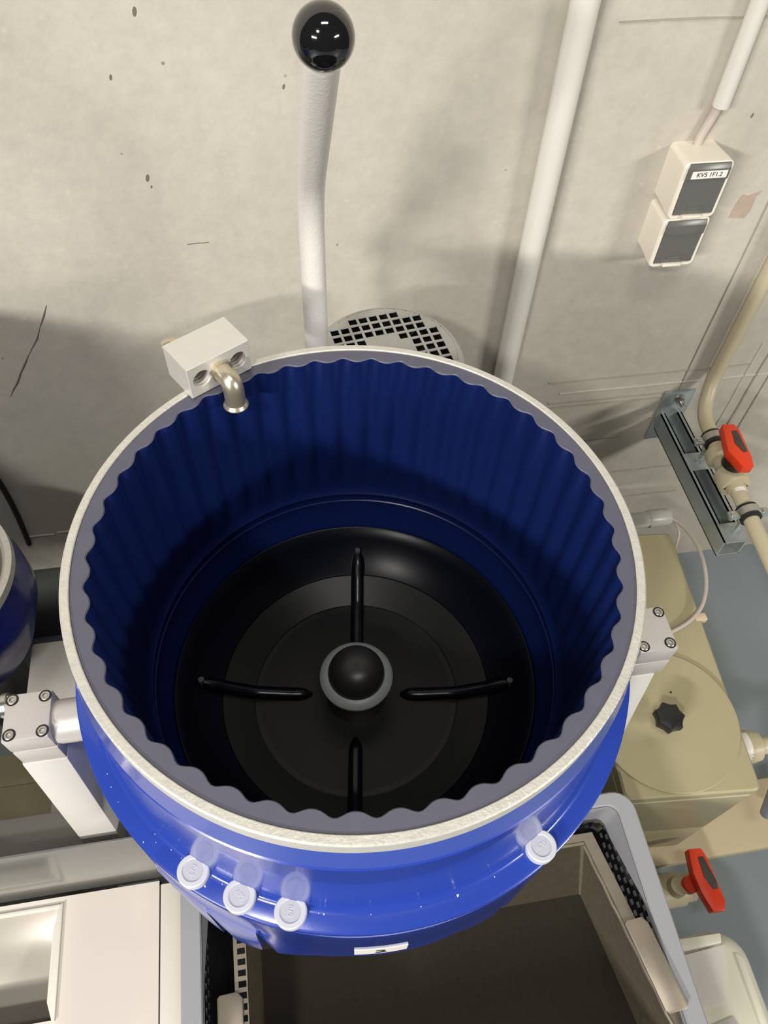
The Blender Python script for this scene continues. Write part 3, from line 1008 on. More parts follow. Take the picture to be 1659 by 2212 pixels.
loft(b, [loop(cw - 0.012, chh - 0.012, 0.022, 0.30), loop(cw - 0.020, chh - 0.020, 0.02, 0.02), loop(cw - 0.026, chh - 0.026, 0.02, 0.0), loop(cw - 0.026, chh - 0.026, 0.02, 0.006), loop(cw - 0.028, chh - 0.028, 0.018, 0.02), loop(cw - 0.020, chh - 0.020, 0.018, 0.30), loop(cw - 0.012, chh - 0.012, 0.022, 0.30)], False, False)
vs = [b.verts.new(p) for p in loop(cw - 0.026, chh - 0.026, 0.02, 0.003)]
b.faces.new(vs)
obj('lower_wall', b, M['crate_shaded'], cr)
# perforated band between z=.30 and .40 : a lattice with real slots
def lattice_wall(bm, p0, p1, z0, z1, nx, nz, fr_=0.45, t_=0.004):
    p0, p1 = Vector(p0), Vector(p1)
    d = p1 - p0
    L = d.length
    d.normalize()
    nrm = Vector((-d.y, d.x, 0)) * (t_ / 2)
    cwid, chei = L / nx, (z1 - z0) / nz
    def slab(s0, s1, a, c):
        vs_ = []
        for sgn in (-1, 1):
            for (s, z) in ((s0, a), (s1, a), (s1, c), (s0, c)):
                q = p0 + d * s + nrm * sgn
                vs_.append(bm.verts.new((q.x, q.y, z)))
        for q in ((0, 1, 2, 3), (7, 6, 5, 4), (0, 4, 5, 1), (1, 5, 6, 2), (2, 6, 7, 3), (3, 7, 4, 0)):
            bm.faces.new([vs_[i] for i in q])
    w = cwid * fr_
    h = chei * fr_
    for j in range(nz + 1):
        z = z0 + j * chei
        slab(0, L, z - h / 2, z + h / 2)
    for j in range(nz):
        for i in range(nx + 1):
            s = i * cwid + (cwid / 2 if j % 2 else 0)
            slab(max(0, s - w / 2), min(L, s + w / 2), z0 + j * chei + h / 2, z0 + (j + 1) * chei - h / 2)
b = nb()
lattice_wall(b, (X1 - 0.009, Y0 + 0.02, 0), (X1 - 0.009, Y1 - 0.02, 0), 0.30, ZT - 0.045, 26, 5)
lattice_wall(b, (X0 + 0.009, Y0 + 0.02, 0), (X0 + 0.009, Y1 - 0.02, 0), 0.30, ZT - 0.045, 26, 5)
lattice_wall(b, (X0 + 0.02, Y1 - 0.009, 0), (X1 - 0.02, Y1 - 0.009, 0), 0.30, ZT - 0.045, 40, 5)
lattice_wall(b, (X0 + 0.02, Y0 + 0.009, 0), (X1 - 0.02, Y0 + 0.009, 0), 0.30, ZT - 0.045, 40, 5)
o = obj('perforated_wall', b, M['crate_shaded'], cr, 'perforated side walls, grey darkened for shade'); o['kind'] = 'stuff'

bk = thing('mesh_basket', 'rectangular stainless wire mesh basket with strip handles inside grey crate', 'basket', (0.11, 0.05, 0.26))
def Rx(y): return 0.3440 + (0.197 - y) * 0.17        # the right flange is bent slightly outwards
BL = -0.1195
zf = lambda y: 0.400 + (0.197 - y) * 0.10
ZB = 0.272
YB0, YF0 = 0.203, -0.125
# right flange
b = nb()
def strip_flange(bm, f_in, f_out, y0, y1, th=0.002, dz=0.0):
    n = 10
    rws = []
    for i in range(n + 1):
        y = y0 + (y1 - y0) * i / n
        z = zf(y) + dz
        rws.append([bm.verts.new((f_in(y), y, z)), bm.verts.new((f_out(y), y, z)), bm.verts.new((f_out(y), y, z - th)), bm.verts.new((f_in(y), y, z - th))])
    for a, c in zip(rws[:-1], rws[1:]):
        for q in range(4):
            bm.faces.new((a[q], a[(q + 1) % 4], c[(q + 1) % 4], c[q]))
    bm.faces.new(rws[0]); bm.faces.new(rws[-1])
strip_flange(b, lambda y: Rx(y) - 0.004, lambda y: Rx(y) + 0.012, YB0, YF0)
obj('side_flange', b, M['steel_worn'], bk, 'worn steel flange')
b = nb()
box(b, BL, Rx(YB0) + 0.012, YB0 - 0.012, YB0 + 0.002, zf(YB0) - 0.0022, zf(YB0) + 0.0002)
obj('back_flange', b, M['steel_worn'], bk)
# left flange: ladder of square holes
b = nb()
box(b, BL - 0.014, BL - 0.0095, YF0, YB0, 0.4045, 0.4065)
k = 0
y = YB0
while y > YF0:
    box(b, BL - 0.0095, BL, y - 0.0050, y, 0.4045, 0.4065)
    y -= 0.0118
box(b, BL, BL + 0.0015, YF0, YB0, 0.385, 0.4065)
obj('ladder_flange', b, M['steel_worn'], bk, 'steel flange with a row of square holes')
# handles
for (f_in, f_out, y0, y1) in ((lambda y: Rx(y) - 0.0187, lambda y: Rx(y) + 0.0102, 0.0895, -0.0085), (lambda y: BL - 0.0325, lambda y: BL - 0.003, 0.0905, -0.012)):
    b = nb()
    right_ = f_in(0) > 0
    zh = 0.4515 if right_ else 0.4255
    xi0, xo0, xi1, xo1 = f_in(y0), f_out(y0), f_in(y1), f_out(y1)
    prism(b, [(xi0, y0 - 0.003), (xi0 + 0.003, y0), (xo0 - 0.006, y0 + 0.001), (xo0, y0 - 0.006), (xo1, y1 + 0.004), (xo1 - 0.004, y1), (xi1 + 0.004, y1 - 0.002), (xi1, y1 + 0.002)], zh, zh + 0.0034, bev=0.0008)
    for yy in (y0 - 0.015, y1 + 0.012):
        xm = Rx(yy) + 0.002 if right_ else f_in(yy) + 0.027
        box(b, xm - 0.0015, xm + 0.0015, yy - 0.006, yy + 0.006, zf(yy) - 0.004, zh + 0.0008)
    h_ = obj('strip_handle', b, M['steel_worn'], bk, 'flat steel handle')
# mesh walls: wires
def mesh_wall(bm, a, bb, c, d, nu, nv, r=0.0007, skip_u=False):
    """corner points a-b along the top, d-c along the bottom; crossing square wires"""
    a, bb, c, d = Vector(a), Vector(bb), Vector(c), Vector(d)
    nrm = ((bb - a).cross(d - a)).normalized()
    def wire(p, q, off):
        t_ = (q - p).normalized()
        s = t_.cross(nrm) * r
        n_ = nrm * r * 0.7
        vs_ = [bm.verts.new(x + off) for x in (p + s + n_, p - s + n_, p - s - n_, p + s - n_, q + s + n_, q - s + n_, q - s - n_, q + s - n_)]
        for f in ((0, 1, 5, 4), (1, 2, 6, 5), (2, 3, 7, 6), (3, 0, 4, 7)):
            bm.faces.new([vs_[i] for i in f])
    for i in range(nu + 1):
        t_ = i / nu
        wire(a.lerp(bb, t_), d.lerp(c, t_), nrm * r * 0.4)
    for j in range(nv + 1):
        t_ = j / nv
        wire(a.lerp(d, t_), bb.lerp(c, t_), -nrm * r * 0.4)
def backed(bm, a, bb, c, d, off):
    n_ = ((Vector(bb) - Vector(a)).cross(Vector(d) - Vector(a))).normalized() * off
    bm.faces.new([bm.verts.new(Vector(p) + n_) for p in (a, bb, c, d)])
bx1b, by1b = 0.352, 0.150
# back
b = nb()
mesh_wall(b, (BL, 0.195, 0.399), (0.340, 0.195, 0.399), (bx1b, by1b, ZB), (BL + 0.006, by1b, ZB), 190, 56, 0.00085)
o = obj('mesh_wall', b, M['mesh'], bk, 'woven wire back wall'); o['kind'] = 'stuff'
b = nb()
mesh_wall(b, (0.340, 0.195, 0.399), (Rx(-0.12) - 0.004, -0.12, 0.420), (0.398, -0.12, ZB), (bx1b, by1b, ZB), 120, 30, 0.0009)
o = obj('mesh_wall', b, M['mesh'], bk, 'woven wire right wall'); o['kind'] = 'stuff'
b = nb()
mesh_wall(b, (BL + 0.0012, 0.195, 0.399), (BL + 0.0012, -0.12, 0.41), (BL + 0.006, -0.12, ZB), (BL + 0.006, by1b, ZB), 110, 40, 0.0010)
o = obj('mesh_wall', b, M['mesh'], bk, 'woven wire left wall'); o['kind'] = 'stuff'
b = nb()
mesh_wall(b, (BL, -0.123, 0.41), (0.37, -0.123, 0.41), (0.396, -0.12, ZB), (BL + 0.006, -0.12, ZB), 150, 40, 0.0008)
o = obj('mesh_wall', b, M['mesh'], bk, 'woven wire front wall'); o['kind'] = 'stuff'
b = nb()
v8 = [(BL + 0.006, by1b, ZB), (bx1b, by1b, ZB), (0.398, -0.12, ZB), (BL + 0.006, -0.12, ZB)]
loft(b, [v8, [(p[0], p[1], ZB - 0.003) for p in v8]], True, True)
obj('mesh_floor', b, M['mesh_floor'], bk, 'dark fine mesh floor')
b = nb()
sweep(b, [(0.339, 0.196, 0.398), (0.342, 0.186, 0.372), (0.347, 0.170, 0.325), (bx1b, by1b, ZB)], [0.005, 0.0042, 0.0045, 0.003], 8)
obj('weld_corner', b, M['steel_worn'], bk, 'lumpy weld at the corner')
b = nb()
n_ = 24
rr_ = []
for i in range(n_ + 1):
    y = 0.190 - 0.30 * i / n_
    x = Rx(y) - 0.0055 + 0.0006 * math.sin(i * 1.9)
    z = zf(y) - 0.0045
    rr_.append((x, y, z))
sweep(b, rr_, 0.0026, 8)
obj('clamp_strip', b, M['steel_worn'], bk)

# ------------------------------------------------------------------ beige tank on a slab
sl = thing('base_slab', 'low cream slab on the floor under the beige tank', 'slab', (0.7, 0.5, 0.0))
b = nb(); box(b, 0.42, 1.30, 0.200, 0.318, 0.0, 0.03, 0.003); box(b, 0.42, 0.64, 0.318, 0.67, 0.0, 0.0298, 0.003); obj('slab', b, M['slab'], sl)

tk = thing('plastic_tank', 'beige plastic tank with large round screw lid right of the drum', 'tank', (0.53, 0.45, 0.03))
ta = math.radians(-4.6)
TKM = Matrix.Translation((0.6245, 0.2265, 0)) @ Matrix.Rotation(ta, 4, 'Z')
TT = 0.381
TW, TD = 0.203, 0.450
b = nb()
def tl(dx, z, r=0.010):
    return [(p[0], p[1], z) for p in rrect(-TW / 2, TD / 2, TW - 2 * dx, TD - 2 * dx, r, 4)]
loft(b, [tl(0.004, 0.031), tl(0.0, 0.038), tl(0.0, 0.16), tl(0.0015, 0.163), tl(0.0015, 0.168), tl(0.0, 0.171), tl(0.0, TT - 0.028), tl(0.003, TT - 0.026), tl(0.003, TT - 0.022), tl(0.0, TT - 0.020), tl(0.0, TT - 0.003), tl(0.003, TT)], True, True)
bmesh.ops.transform(b, matrix=TKM, verts=b.verts)
obj('tank_body', b, M['tank'], tk)
b = nb()
LCX, LCY, LR = 0.5225, 0.3465, 0.1105
lathe(b, [(0.0, TT), (LR - 0.004, TT), (LR, TT + 0.001), (LR, TT + 0.0042), (LR - 0.0012, TT + 0.0054), (0.0, TT + 0.0056)], LCX, LCY, 96)
lid = obj('screw_lid', b, M['tank'], tk, 'flat round lid')
# star knob
b = nb()
kx, ky, kz = 0.5145, 0.3395, TT + 0.0056
prof = []
n = 84
def star(r, z):
    out = []
    for k in range(n):
        a_ = 2 * PI * k / n
        q_ = r * (1.10 - 0.21 * abs(math.sin(3.5 * a_ + 0.35)) ** 0.8)
        out.append((kx + q_ * math.cos(a_), ky + q_ * math.sin(a_), z))
    return out
loft(b, [[(kx + 0.009 * math.cos(2 * PI * k / n), ky + 0.009 * math.sin(2 * PI * k / n), kz) for k in range(n)],
         [(kx + 0.010 * math.cos(2 * PI * k / n), ky + 0.010 * math.sin(2 * PI * k / n), kz + 0.014) for k in range(n)],
         star(0.0205, kz + 0.018), star(0.0215, kz + 0.021), star(0.0215, kz + 0.031), star(0.0195, kz + 0.0345), star(0.012, kz + 0.0365)], False, True)
obj('star_knob', b, M['black_matte'], lid, 'black star knob')
b = nb(); cyl(b, (0.545, 0.386, TT + 0.005), (0.545, 0.386, TT + 0.0062), 0.0016, None, 10); obj('vent_hole', b, M['void'], lid)
b = nb(); box(b, 0.637, 0.657, 0.500, 0.513, TT - 0.012, TT + 0.001, 0.001); obj('corner_clip', b, M['slab'], tk)
b = nb()
sweep(b, [(0.632, 0.318, 0.285), (0.660, 0.316, 0.285), (0.661, 0.316, 0.285), (0.684, 0.314, 0.285), (0.686, 0.314, 0.285), (0.70, 0.313, 0.285), (0.701, 0.313, 0.285), (0.76, 0.309, 0.285)],
      [0.018, 0.018, 0.0265, 0.0265, 0.0265, 0.0235, 0.014, 0.014], 32)
po = obj('side_fitting', b, M['pvc_beige'], tk, 'beige pipe union on the right side')
b = nb()
cols = []
for i in range(13):
    a = math.radians(55 + 150 * i / 12)
    cols.append([b.verts.new((x, 0.315 + 0.0269 * math.cos(a), 0.285 + 0.0269 * math.sin(a))) for x in (0.666, 0.679)])
for a, c in zip(cols[:-1], cols[1:]):
    b.faces.new((a[0], c[0], c[1], a[1]))
obj('paper_tag', b, M['sticker'], po, 'white paper tag')
b = nb(); sweep(b, rounded([(0.72, 0.311, 0.285), (0.745, 0.309, 0.285), (0.75, 0.27, 0.22), (0.76, 0.24, 0.12)], 0.03, 6), 0.0115, 16); obj('blue_hose', b, M['hose'], po, 'pale blue grey hose')
# drain valve near the floor
# a dark spot on the slab
b = nb(); prism(b, [(0.700 + 0.005 * math.cos(a) * (1 + 0.3 * math.sin(3 * a)), 0.262 + 0.0028 * math.sin(a)) for a in [2 * PI * k / 9 for k in range(9)]], 0.0299, 0.0304); obj('dirt_spot', b, M['crack'], sl)
dv = thing('drain_valve', 'beige drain valve with a red handle near the floor below tank', 'valve', (0.55, 0.155, 0.0))
VZ = 0.048
b = nb()
sweep(b, rounded([(0.500, 0.226, VZ), (0.500, 0.157, VZ), (0.60, 0.157, VZ)], 0.03, 6), 0.019, 24)
cyl(b, (0.538, 0.157, VZ), (0.592, 0.157, VZ), 0.0275, None, 28)
cyl(b, (0.592, 0.157, VZ), (0.612, 0.157, VZ), 0.023, None, 28)
cyl(b, (0.575, 0.157, VZ), (0.575, 0.157, VZ + 0.045), 0.019, 0.015, 24)
box(b, 0.56, 0.59, 0.140, 0.174, 0.0, VZ, 0.002)
obj('valve_body', b, M['pvc_beige'], dv)
b = nb()
for rr in ((0.536, 0.0285),):
    sweep(b, [(rr[0] - 0.0015, 0.157, VZ), (rr[0] + 0.0015, 0.157, VZ)], rr[1], 28)
obj('seal_ring', b, M['inlay'], dv)
b = nb(); cyl(b, (0.592, 0.155, 0.085), (0.592, 0.155, 0.104), 0.0135, None, 28); cyl(b, (0.578, 0.157, 0.075), (0.590, 0.157, 0.09), 0.012, None, 20); obj('stem', b, M['red'], dv)
b = nb()
HZ = 0.112
prism(b, [(0.597, 0.205), (0.620, 0.203), (0.6245, 0.186), (0.6275, 0.120), (0.621, 0.1065), (0.601, 0.108), (0.593, 0.138), (0.591, 0.168)], 0.104, 0.1255, bev=0.002)
hd = obj('red_handle', b, M['red'], dv, 'red wing handle')
b = nb()
prism(b, [(0.608, 0.1905), (0.618, 0.190), (0.6245, 0.150), (0.623, 0.139), (0.614, 0.139), (0.606, 0.160)], 0.1252, 0.1264, bev=0.0003)
obj('dark_inlay', b, M['inlay'], hd, 'dark inset panel')

# ------------------------------------------------------------------ milky canister (lower right)
cn = thing('white_canister', 'milky white canister with white paper sheets on top, lower right corner', 'canister', (0.56, -0.02, 0.0))
cxx, cyy, cww, chh2 = 0.500, -0.035, 0.150, 0.220
CZ = 0.27
def cl(dx, z, r):
    return [(p[0], p[1], z) for p in rrect(cxx, cyy, cww - 2 * dx, chh2 - 2 * dx, r, 7)]
b = nb()
loft(b, [cl(0.008, 0.0, 0.03), cl(0.0, 0.012, 0.036), cl(0.0, CZ - 0.040, 0.040), cl(0.004, CZ - 0.020, 0.040), cl(0.012, CZ - 0.006, 0.038), cl(0.022, CZ, 0.030)], True, True)
obj('canister_body', b, M['can'], cn)
b = nb()
prism(b, [(0.452, 0.054), (0.528, 0.056), (0.532, 0.069), (0.454, 0.071)], CZ - 0.004, CZ + 0.014, bev=0.003)
obj('top_ridge', b, M['can'], cn, 'raised milky ridge at the back')
b = nb()
prism(b, [(0.545, -0.12), (0.556, -0.12), (0.556, 0.035), (0.545, 0.045)], CZ - 0.012, CZ + 0.004, bev=0.004)
obj('side_ridge', b, M['can'], cn)
b = nb()
n = 8
rows = []
for i in range(n + 1):
    t_ = i / n
    rows.append([b.verts.new((0.462 + (0.533 - 0.462) * s - 0.016 * t_ - 0.008 * t_ * s, 0.050 + 0.004 * s - (0.064 + 0.004 * s) * t_, CZ + 0.004 + 0.010 * (1 - t_) ** 2 * 0.6 + 0.0015 * math.sin(3 * s))) for s in (0, 0.25, 0.5, 0.75, 1)])
for a, c in zip(rows[:-1], rows[1:]):
    for q in range(4):
        b.faces.new((a[q], a[q + 1], c[q + 1], c[q]))
r2 = bmesh.ops.solidify(b, geom=list(b.faces), thickness=0.0004)
obj('paper_sheet', b, M['paper'], cn, 'blank white paper sheet')
b = nb()
prism(b, [(0.455, 0.046), (0.528, 0.0565), (0.520, 0.060), (0.456, 0.059)], CZ + 0.0008, CZ + 0.0016)
obj('grey_label', b, M['paper_grey'], cn)
b = nb()
prism(b, [(0.44, -0.040), (0.512, -0.028), (0.519, -0.050), (0.44, -0.056)], CZ + 0.0008, CZ + 0.0016)
gl = obj('grey_label', b, M['paper_grey'], cn, 'grey printed label')
for i in range(4):
    x = 0.462 + i * 0.012
    b = nb(); box(b, x, x + 0.0008, -0.045 + i * 0.001, -0.038 + i * 0.001, CZ + 0.0016, CZ + 0.0018); obj('tick_mark', b, M['inlay'], gl)
b = nb()
lathe(b, [(0.0, CZ - 0.003), (0.020, CZ - 0.003), (0.020, CZ + 0.016), (0.018, CZ + 0.018), (0.0, CZ + 0.018)], 0.505, -0.105, 32)
obj('cap', b, M['can'], cn)

# ------------------------------------------------------------------ wall: pipes, switch box
b = nb()
cyl(b, (0.3455, WY - 0.0185, 0.02), (0.3530, WY - 0.0185, 3.0), 0.0155, None, 32)
pipe1 = thing('wall_conduit', 'thick white plastic conduit running up the concrete wall behind drum', 'conduit', (0.347, WY - 0.02, 0.0))
obj('conduit_tube', b, M['pvc_white'], pipe1)
for z in (0.30, 1.40):
    b = nb(); box(b, 0.325, 0.370, WY - 0.012, WY, z, z + 0.02, 0.002); obj('saddle_clip', b, M['pvc_grey'], pipe1)

pipe2 = thing('short_conduit', 'thin white conduit ending above the switch box with cable coming out', 'conduit', (0.546, WY - 0.01, 1.055))
b = nb()
sweep(b, [(0.5462, WY - 0.011, 1.0595), (0.5462, WY - 0.011, 1.062), (0.542, WY - 0.011, 3.0)], [0.0098, 0.0103, 0.0103], 28)
obj('conduit_tube', b, M['pvc_white'], pipe2)
b = nb()
sweep(b, [(0.5462, WY - 0.0075, 1.09), (0.5455, WY - 0.0065, 1.05), (0.538, WY - 0.0065, 1.022), (0.5345, WY - 0.011, 1.004)], 0.0058, 16)
obj('cable_end', b, M['cable'], pipe2, 'pale grey cable')

sb = thing('switch_box', 'white double surface switch box with dark flaps and a name label', 'switch', (0.537, WY - 0.025, 0.868))
fx0, fx1 = 0.5045, 0.5675
yf = WY - 0.050


def sbox(z0, z1, depth, nm):
    bm = nb()
    xc, w = (fx0 + fx1) / 2, fx1 - fx0
    zc, h = (z0 + z1) / 2, z1 - z0
    def lo(grow, y, r):
        return [(p[0], y, p[1]) for p in rrect(xc, zc, w + grow, h + grow, r, 5)]
    yy = WY - depth
    loft(bm, [lo(-0.004, WY, 0.006), lo(-0.004, WY - 0.012, 0.006), lo(0.0, yy + 0.010, 0.007), lo(0.0, yy + 0.002, 0.007), lo(-0.003, yy, 0.006), lo(-0.010, yy, 0.003), lo(-0.0105, yy + 0.003, 0.003)], True, True)
    return obj(nm, bm, M['socket'], sb)


sbox(0.9395, 1.0145, 0.052, 'housing')
sbox(0.8665, 0.9385, 0.050, 'housing')


def flap(z0, z1, depth):
    bm = nb()
    yy = WY - depth
    xa, xb = fx0 + 0.0055, fx1 - 0.0055
    prof = [(yy + 0.003, z0), (yy - 0.0012, z0 + 0.001), (yy - 0.0012, z1 - 0.020), (yy - 0.0042, z1 - 0.019), (yy - 0.0042, z1 - 0.006), (yy - 0.001, z1), (yy + 0.003, z1)]
    A = [bm.verts.new((xa, y, z)) for y, z in prof]
    B = [bm.verts.new((xb, y, z)) for y, z in prof]
    n_ = len(prof)
    for k_ in range(n_):
        bm.faces.new((A[k_], A[(k_ + 1) % n_], B[(k_ + 1) % n_], B[k_]))
    bm.faces.new(A); bm.faces.new(B)
    bmesh.ops.bevel(bm, geom=list(bm.edges), offset=0.0004, segments=2, affect='EDGES', profile=0.5)
    fo = obj('flap', bm, M['flap'], sb, 'smoked dark flap')
    bm = nb()
    box(bm, xa + 0.012, xb - 0.014, yy - 0.0048, yy + 0.001, z0 - 0.0035, z0 + 0.0004, 0.0008)
    obj('flap_grip', bm, M['socket'], fo)
    bm = nb()
    box(bm, xa + 0.015, xb - 0.015, yy - 0.0018, yy - 0.001, z0 + 0.006, z0 + 0.0105, 0.0003)
    obj('flap_groove', bm, M['flap'], fo)
    return fo


fl1 = flap(0.946, 1.0135, 0.052)
fl2 = flap(0.873, 0.9365, 0.050)
yl = WY - 0.0566
b = nb(); box(b, fx0 + 0.0095, fx1 - 0.0085, yl, yl + 0.0006, 0.9965, 1.0060); lab = obj('name_label', b, M['sticker'], fl1, 'white label reading KV5 1F1.2')
text_part('label_text', 'KV5 1F1.2', 0.0078, basis(((fx0 + fx1) / 2 + 0.0005, yl - 0.0001, 1.0012), (1, 0, 0), (0, 0, 1)), M['print'], fl1)

# torn clear tape next to the box
b = nb()
prism(b, [(0.628, 0.900), (0.651, 0.898), (0.656, 0.908), (0.655, 0.930), (0.660, 0.938), (0.643, 0.932), (0.634, 0.934), (0.630, 0.920)], -0.0002, 0.0008, mtx=Matrix(((1, 0, 0, 0), (0, 0, -1, WY), (0, 1, 0, 0), (0, 0, 0, 1))))
o = obj('tape_scrap', b, M['tape'], None, origin=(0.644, WY, 0.915))
o['label'] = 'torn scrap of clear brownish tape stuck to wall beside switch box'; o['category'] = 'tape'

# ------------------------------------------------------------------ beige water pipe with valve
wp = thing('water_pipe', 'beige plastic pipe coming down the wall and bending toward the viewer', 'pipe', (0.70, 0.60, 0.55))
PZ = 0.566
b = nb()
PR = 0.0118
path = rounded([(0.7140, WY - 0.020, 3.0), (0.7160, WY - 0.020, 0.602), (0.6975, 0.788, PZ), (0.690, 0.735, PZ), (0.684, 0.588, PZ), (0.669, 0.30, PZ)], 0.04, 8)
sweep(b, path, PR, 24)
obj('pipe_tube', b, M['pvc_beige'], wp)
b = nb(); cyl(b, (0.7158, WY - 0.020, 0.612), (0.7158, WY - 0.020, 0.616), PR + 0.0010, None, 24); obj('joint_ring', b, M['pvc_beige'], wp)
b = nb(); cyl(b, (0.6862, 0.628, PZ), (0.6857, 0.617, PZ), PR + 0.0004, None, 24); obj('white_band', b, M['sticker'], wp, 'white printed band')
for z in (0.98,):
    b = nb(); box(b, 0.700, 0.731, WY - 0.012, WY, z, z + 0.02, 0.002); obj('saddle_clip', b, M['pvc_grey'], wp)

ax0 = Vector((0.690, 0.735, PZ)); axd = (Vector((0.684, 0.588, PZ)) - ax0).normalized()
A = lambda s, z=0.0: tuple(ax0 + axd * s + Vector((0, 0, z)))
bv = thing('ball_valve', 'beige ball valve with an orange red handle on the wall pipe', 'valve', A(0.06, -0.03))
b = nb()
def stepped(bm, prof, seg_=32):
    sweep(bm, [A(s) for s, r in prof], [r for s, r in prof], seg_)
stepped(b, [(0.022, 0.0142), (0.028, 0.0150), (0.030, 0.0215), (0.034, 0.0235), (0.046, 0.0235), (0.050, 0.0200), (0.0505, 0.0165), (0.072, 0.0165), (0.0725, 0.020), (0.074, 0.0235), (0.086, 0.0240), (0.0865, 0.0245), (0.100, 0.0245), (0.104, 0.0225), (0.1045, 0.0165), (0.100, 0.0160), (0.100, 0.0150), (0.112, 0.0142)])
obj('valve_body', b, M['pvc_beige'], bv)
b = nb(); cyl(b, A(0.0665), (0.6790, 0.6555, PZ + 0.034), 0.0125, None, 28); obj('neck', b, M['pvc_beige'], bv)
b = nb(); cyl(b, (0.6785, 0.6545, PZ + 0.029), (0.6785, 0.6545, PZ + 0.0405), 0.0172, None, 36); obj('black_collar', b, M['black_matte'], bv, 'black collar')
b = nb()
z0 = PZ + 0.040
prism(b, [(0.6765, 0.7140), (0.6950, 0.7120), (0.6990, 0.7000), (0.6935, 0.6450), (0.6895, 0.6270), (0.6720, 0.6285), (0.6630, 0.6620)], z0, z0 + 0.0165, bev=0.0016)
hd = obj('red_handle', b, M['red'], bv, 'orange red wing handle')
b = nb()
prism(b, [(0.6850, 0.6985), (0.6935, 0.6975), (0.6915, 0.6555), (0.6850, 0.6545), (0.6790, 0.6735)], z0 + 0.0164, z0 + 0.0175, bev=0.0003)
obj('dark_inlay', b, M['inlay'], hd, 'dark inset panel')

# strut bracket
br = thing('strut_bracket', 'galvanised steel channel bracket bolted to wall under the beige valve', 'bracket', (0.68, 0.70, 0.475))
b = nb()
x0, x1, zt_, zb_ = 0.661, 0.7005, 0.5125, 0.474
yE, yW = 0.566, WY - 0.004
th = 0.0022
box(b, x0, x0 + th, yE, yW, zb_, zt_); box(b, x1 - th, x1, yE, yW, zb_, zt_); box(b, x0, x1, yE, yW, zb_, zb_ + th)
box(b, x0, x0 + 0.0085, yE, yW, zt_ - th, zt_); box(b, x1 - 0.0085, x1, yE, yW, zt_ - th, zt_)
box(b, x0 + 0.0063, x0 + 0.0085, yE, yW, zt_ - 0.007, zt_); box(b, x1 - 0.0085, x1 - 0.0063, yE, yW, zt_ - 0.007, zt_)
obj('channel', b, M['zinc'], br, 'open steel channel')
b = nb()
box(b, 0.652, 0.708, WY - 0.005, WY - 0.0003, 0.446, 0.566, 0.001)
pl = obj('wall_plate', b, M['zinc'], br, 'steel wall plate')
for z in (0.546, 0.460):
    bm = nb(); cyl(bm, (0.684, WY - 0.005, z), (0.684, WY - 0.007, z), 0.0105, None, 24); cyl(bm, (0.684, WY - 0.007, z), (0.684, WY - 0.0145, z), 0.0078, None, 6); cyl(bm, (0.684, WY - 0.014, z), (0.684, WY - 0.024, z), 0.0042, None, 14)
    obj('anchor_bolt', bm, M['steel'], pl)
for yc in (0.7275, 0.581):
    b = nb(); box(b, x0 + 0.001, x1 - 0.001, yc - 0.018, yc + 0.018, zt_, zt_ + 0.0028, 0.0006); obj('slot_plate', b, M['zinc'], br, 'bright plate across the channel')

# pipe clamps standing on the channel
for i, (s, yc, lab_) in enumerate(((0.006, 0.7275, 'steel pipe clamp with black rubber, nearest the wall'), (0.155, 0.581, 'steel pipe clamp with black rubber at open end of channel'))):
    cl_ = thing('pipe_clamp', lab_, 'clamp', (0.6865, yc, 0.515), 'pipe clamps on the strut bracket')
    c0 = Vector(A(s))
    b = nb()
    sweep(b, [c0 - axd * 0.012, c0 - axd * 0.011, c0 + axd * 0.011, c0 + axd * 0.012], [PR + 0.001, PR + 0.0042, PR + 0.0042, PR + 0.001], 32)
    obj('rubber_lining', b, M['rubber'], cl_, 'black rubber lining')
    b = nb()
    sweep(b, [c0 - axd * 0.0065, c0 - axd * 0.006, c0 + axd * 0.006, c0 + axd * 0.0065], [PR + 0.004, PR + 0.0062, PR + 0.0062, PR + 0.004], 36)
    obj('steel_band', b, M['steel'], cl_)
    for sx in (-1, 1):
        e = c0 + Vector((sx * (PR + 0.012), 0, 0))
        b = nb()
        box(b, e.x - 0.0085, e.x + 0.0085, e.y - 0.0075, e.y + 0.0075, e.z - 0.0030, e.z + 0.0030, 0.0024)
        ear = obj('ear', b, M['zinc'], cl_)
        b = nb()
        cyl(b, (e.x + sx * 0.002, e.y, e.z - 0.008), (e.x + sx * 0.002, e.y, e.z + 0.0055), 0.0046, None, 18)
        box(b, e.x + sx * 0.002 - 0.0032, e.x + sx * 0.002 + 0.0032, e.y - 0.0006, e.y + 0.0006, e.z + 0.0054, e.z + 0.0062)
        obj('screw', b, M['steel'], ear)
    xr = 0.684
    b = nb()
    cyl(b, (xr, yc, zt_ + 0.0022), (c0.x, c0.y, c0.z - PR - 0.004), 0.0042, None, 16)
    cyl(b, (xr, yc, zt_ + 0.0028), (xr, yc, zt_ + 0.0085), 0.0078, None, 6)
    obj('threaded_rod', b, M['zinc'], cl_)

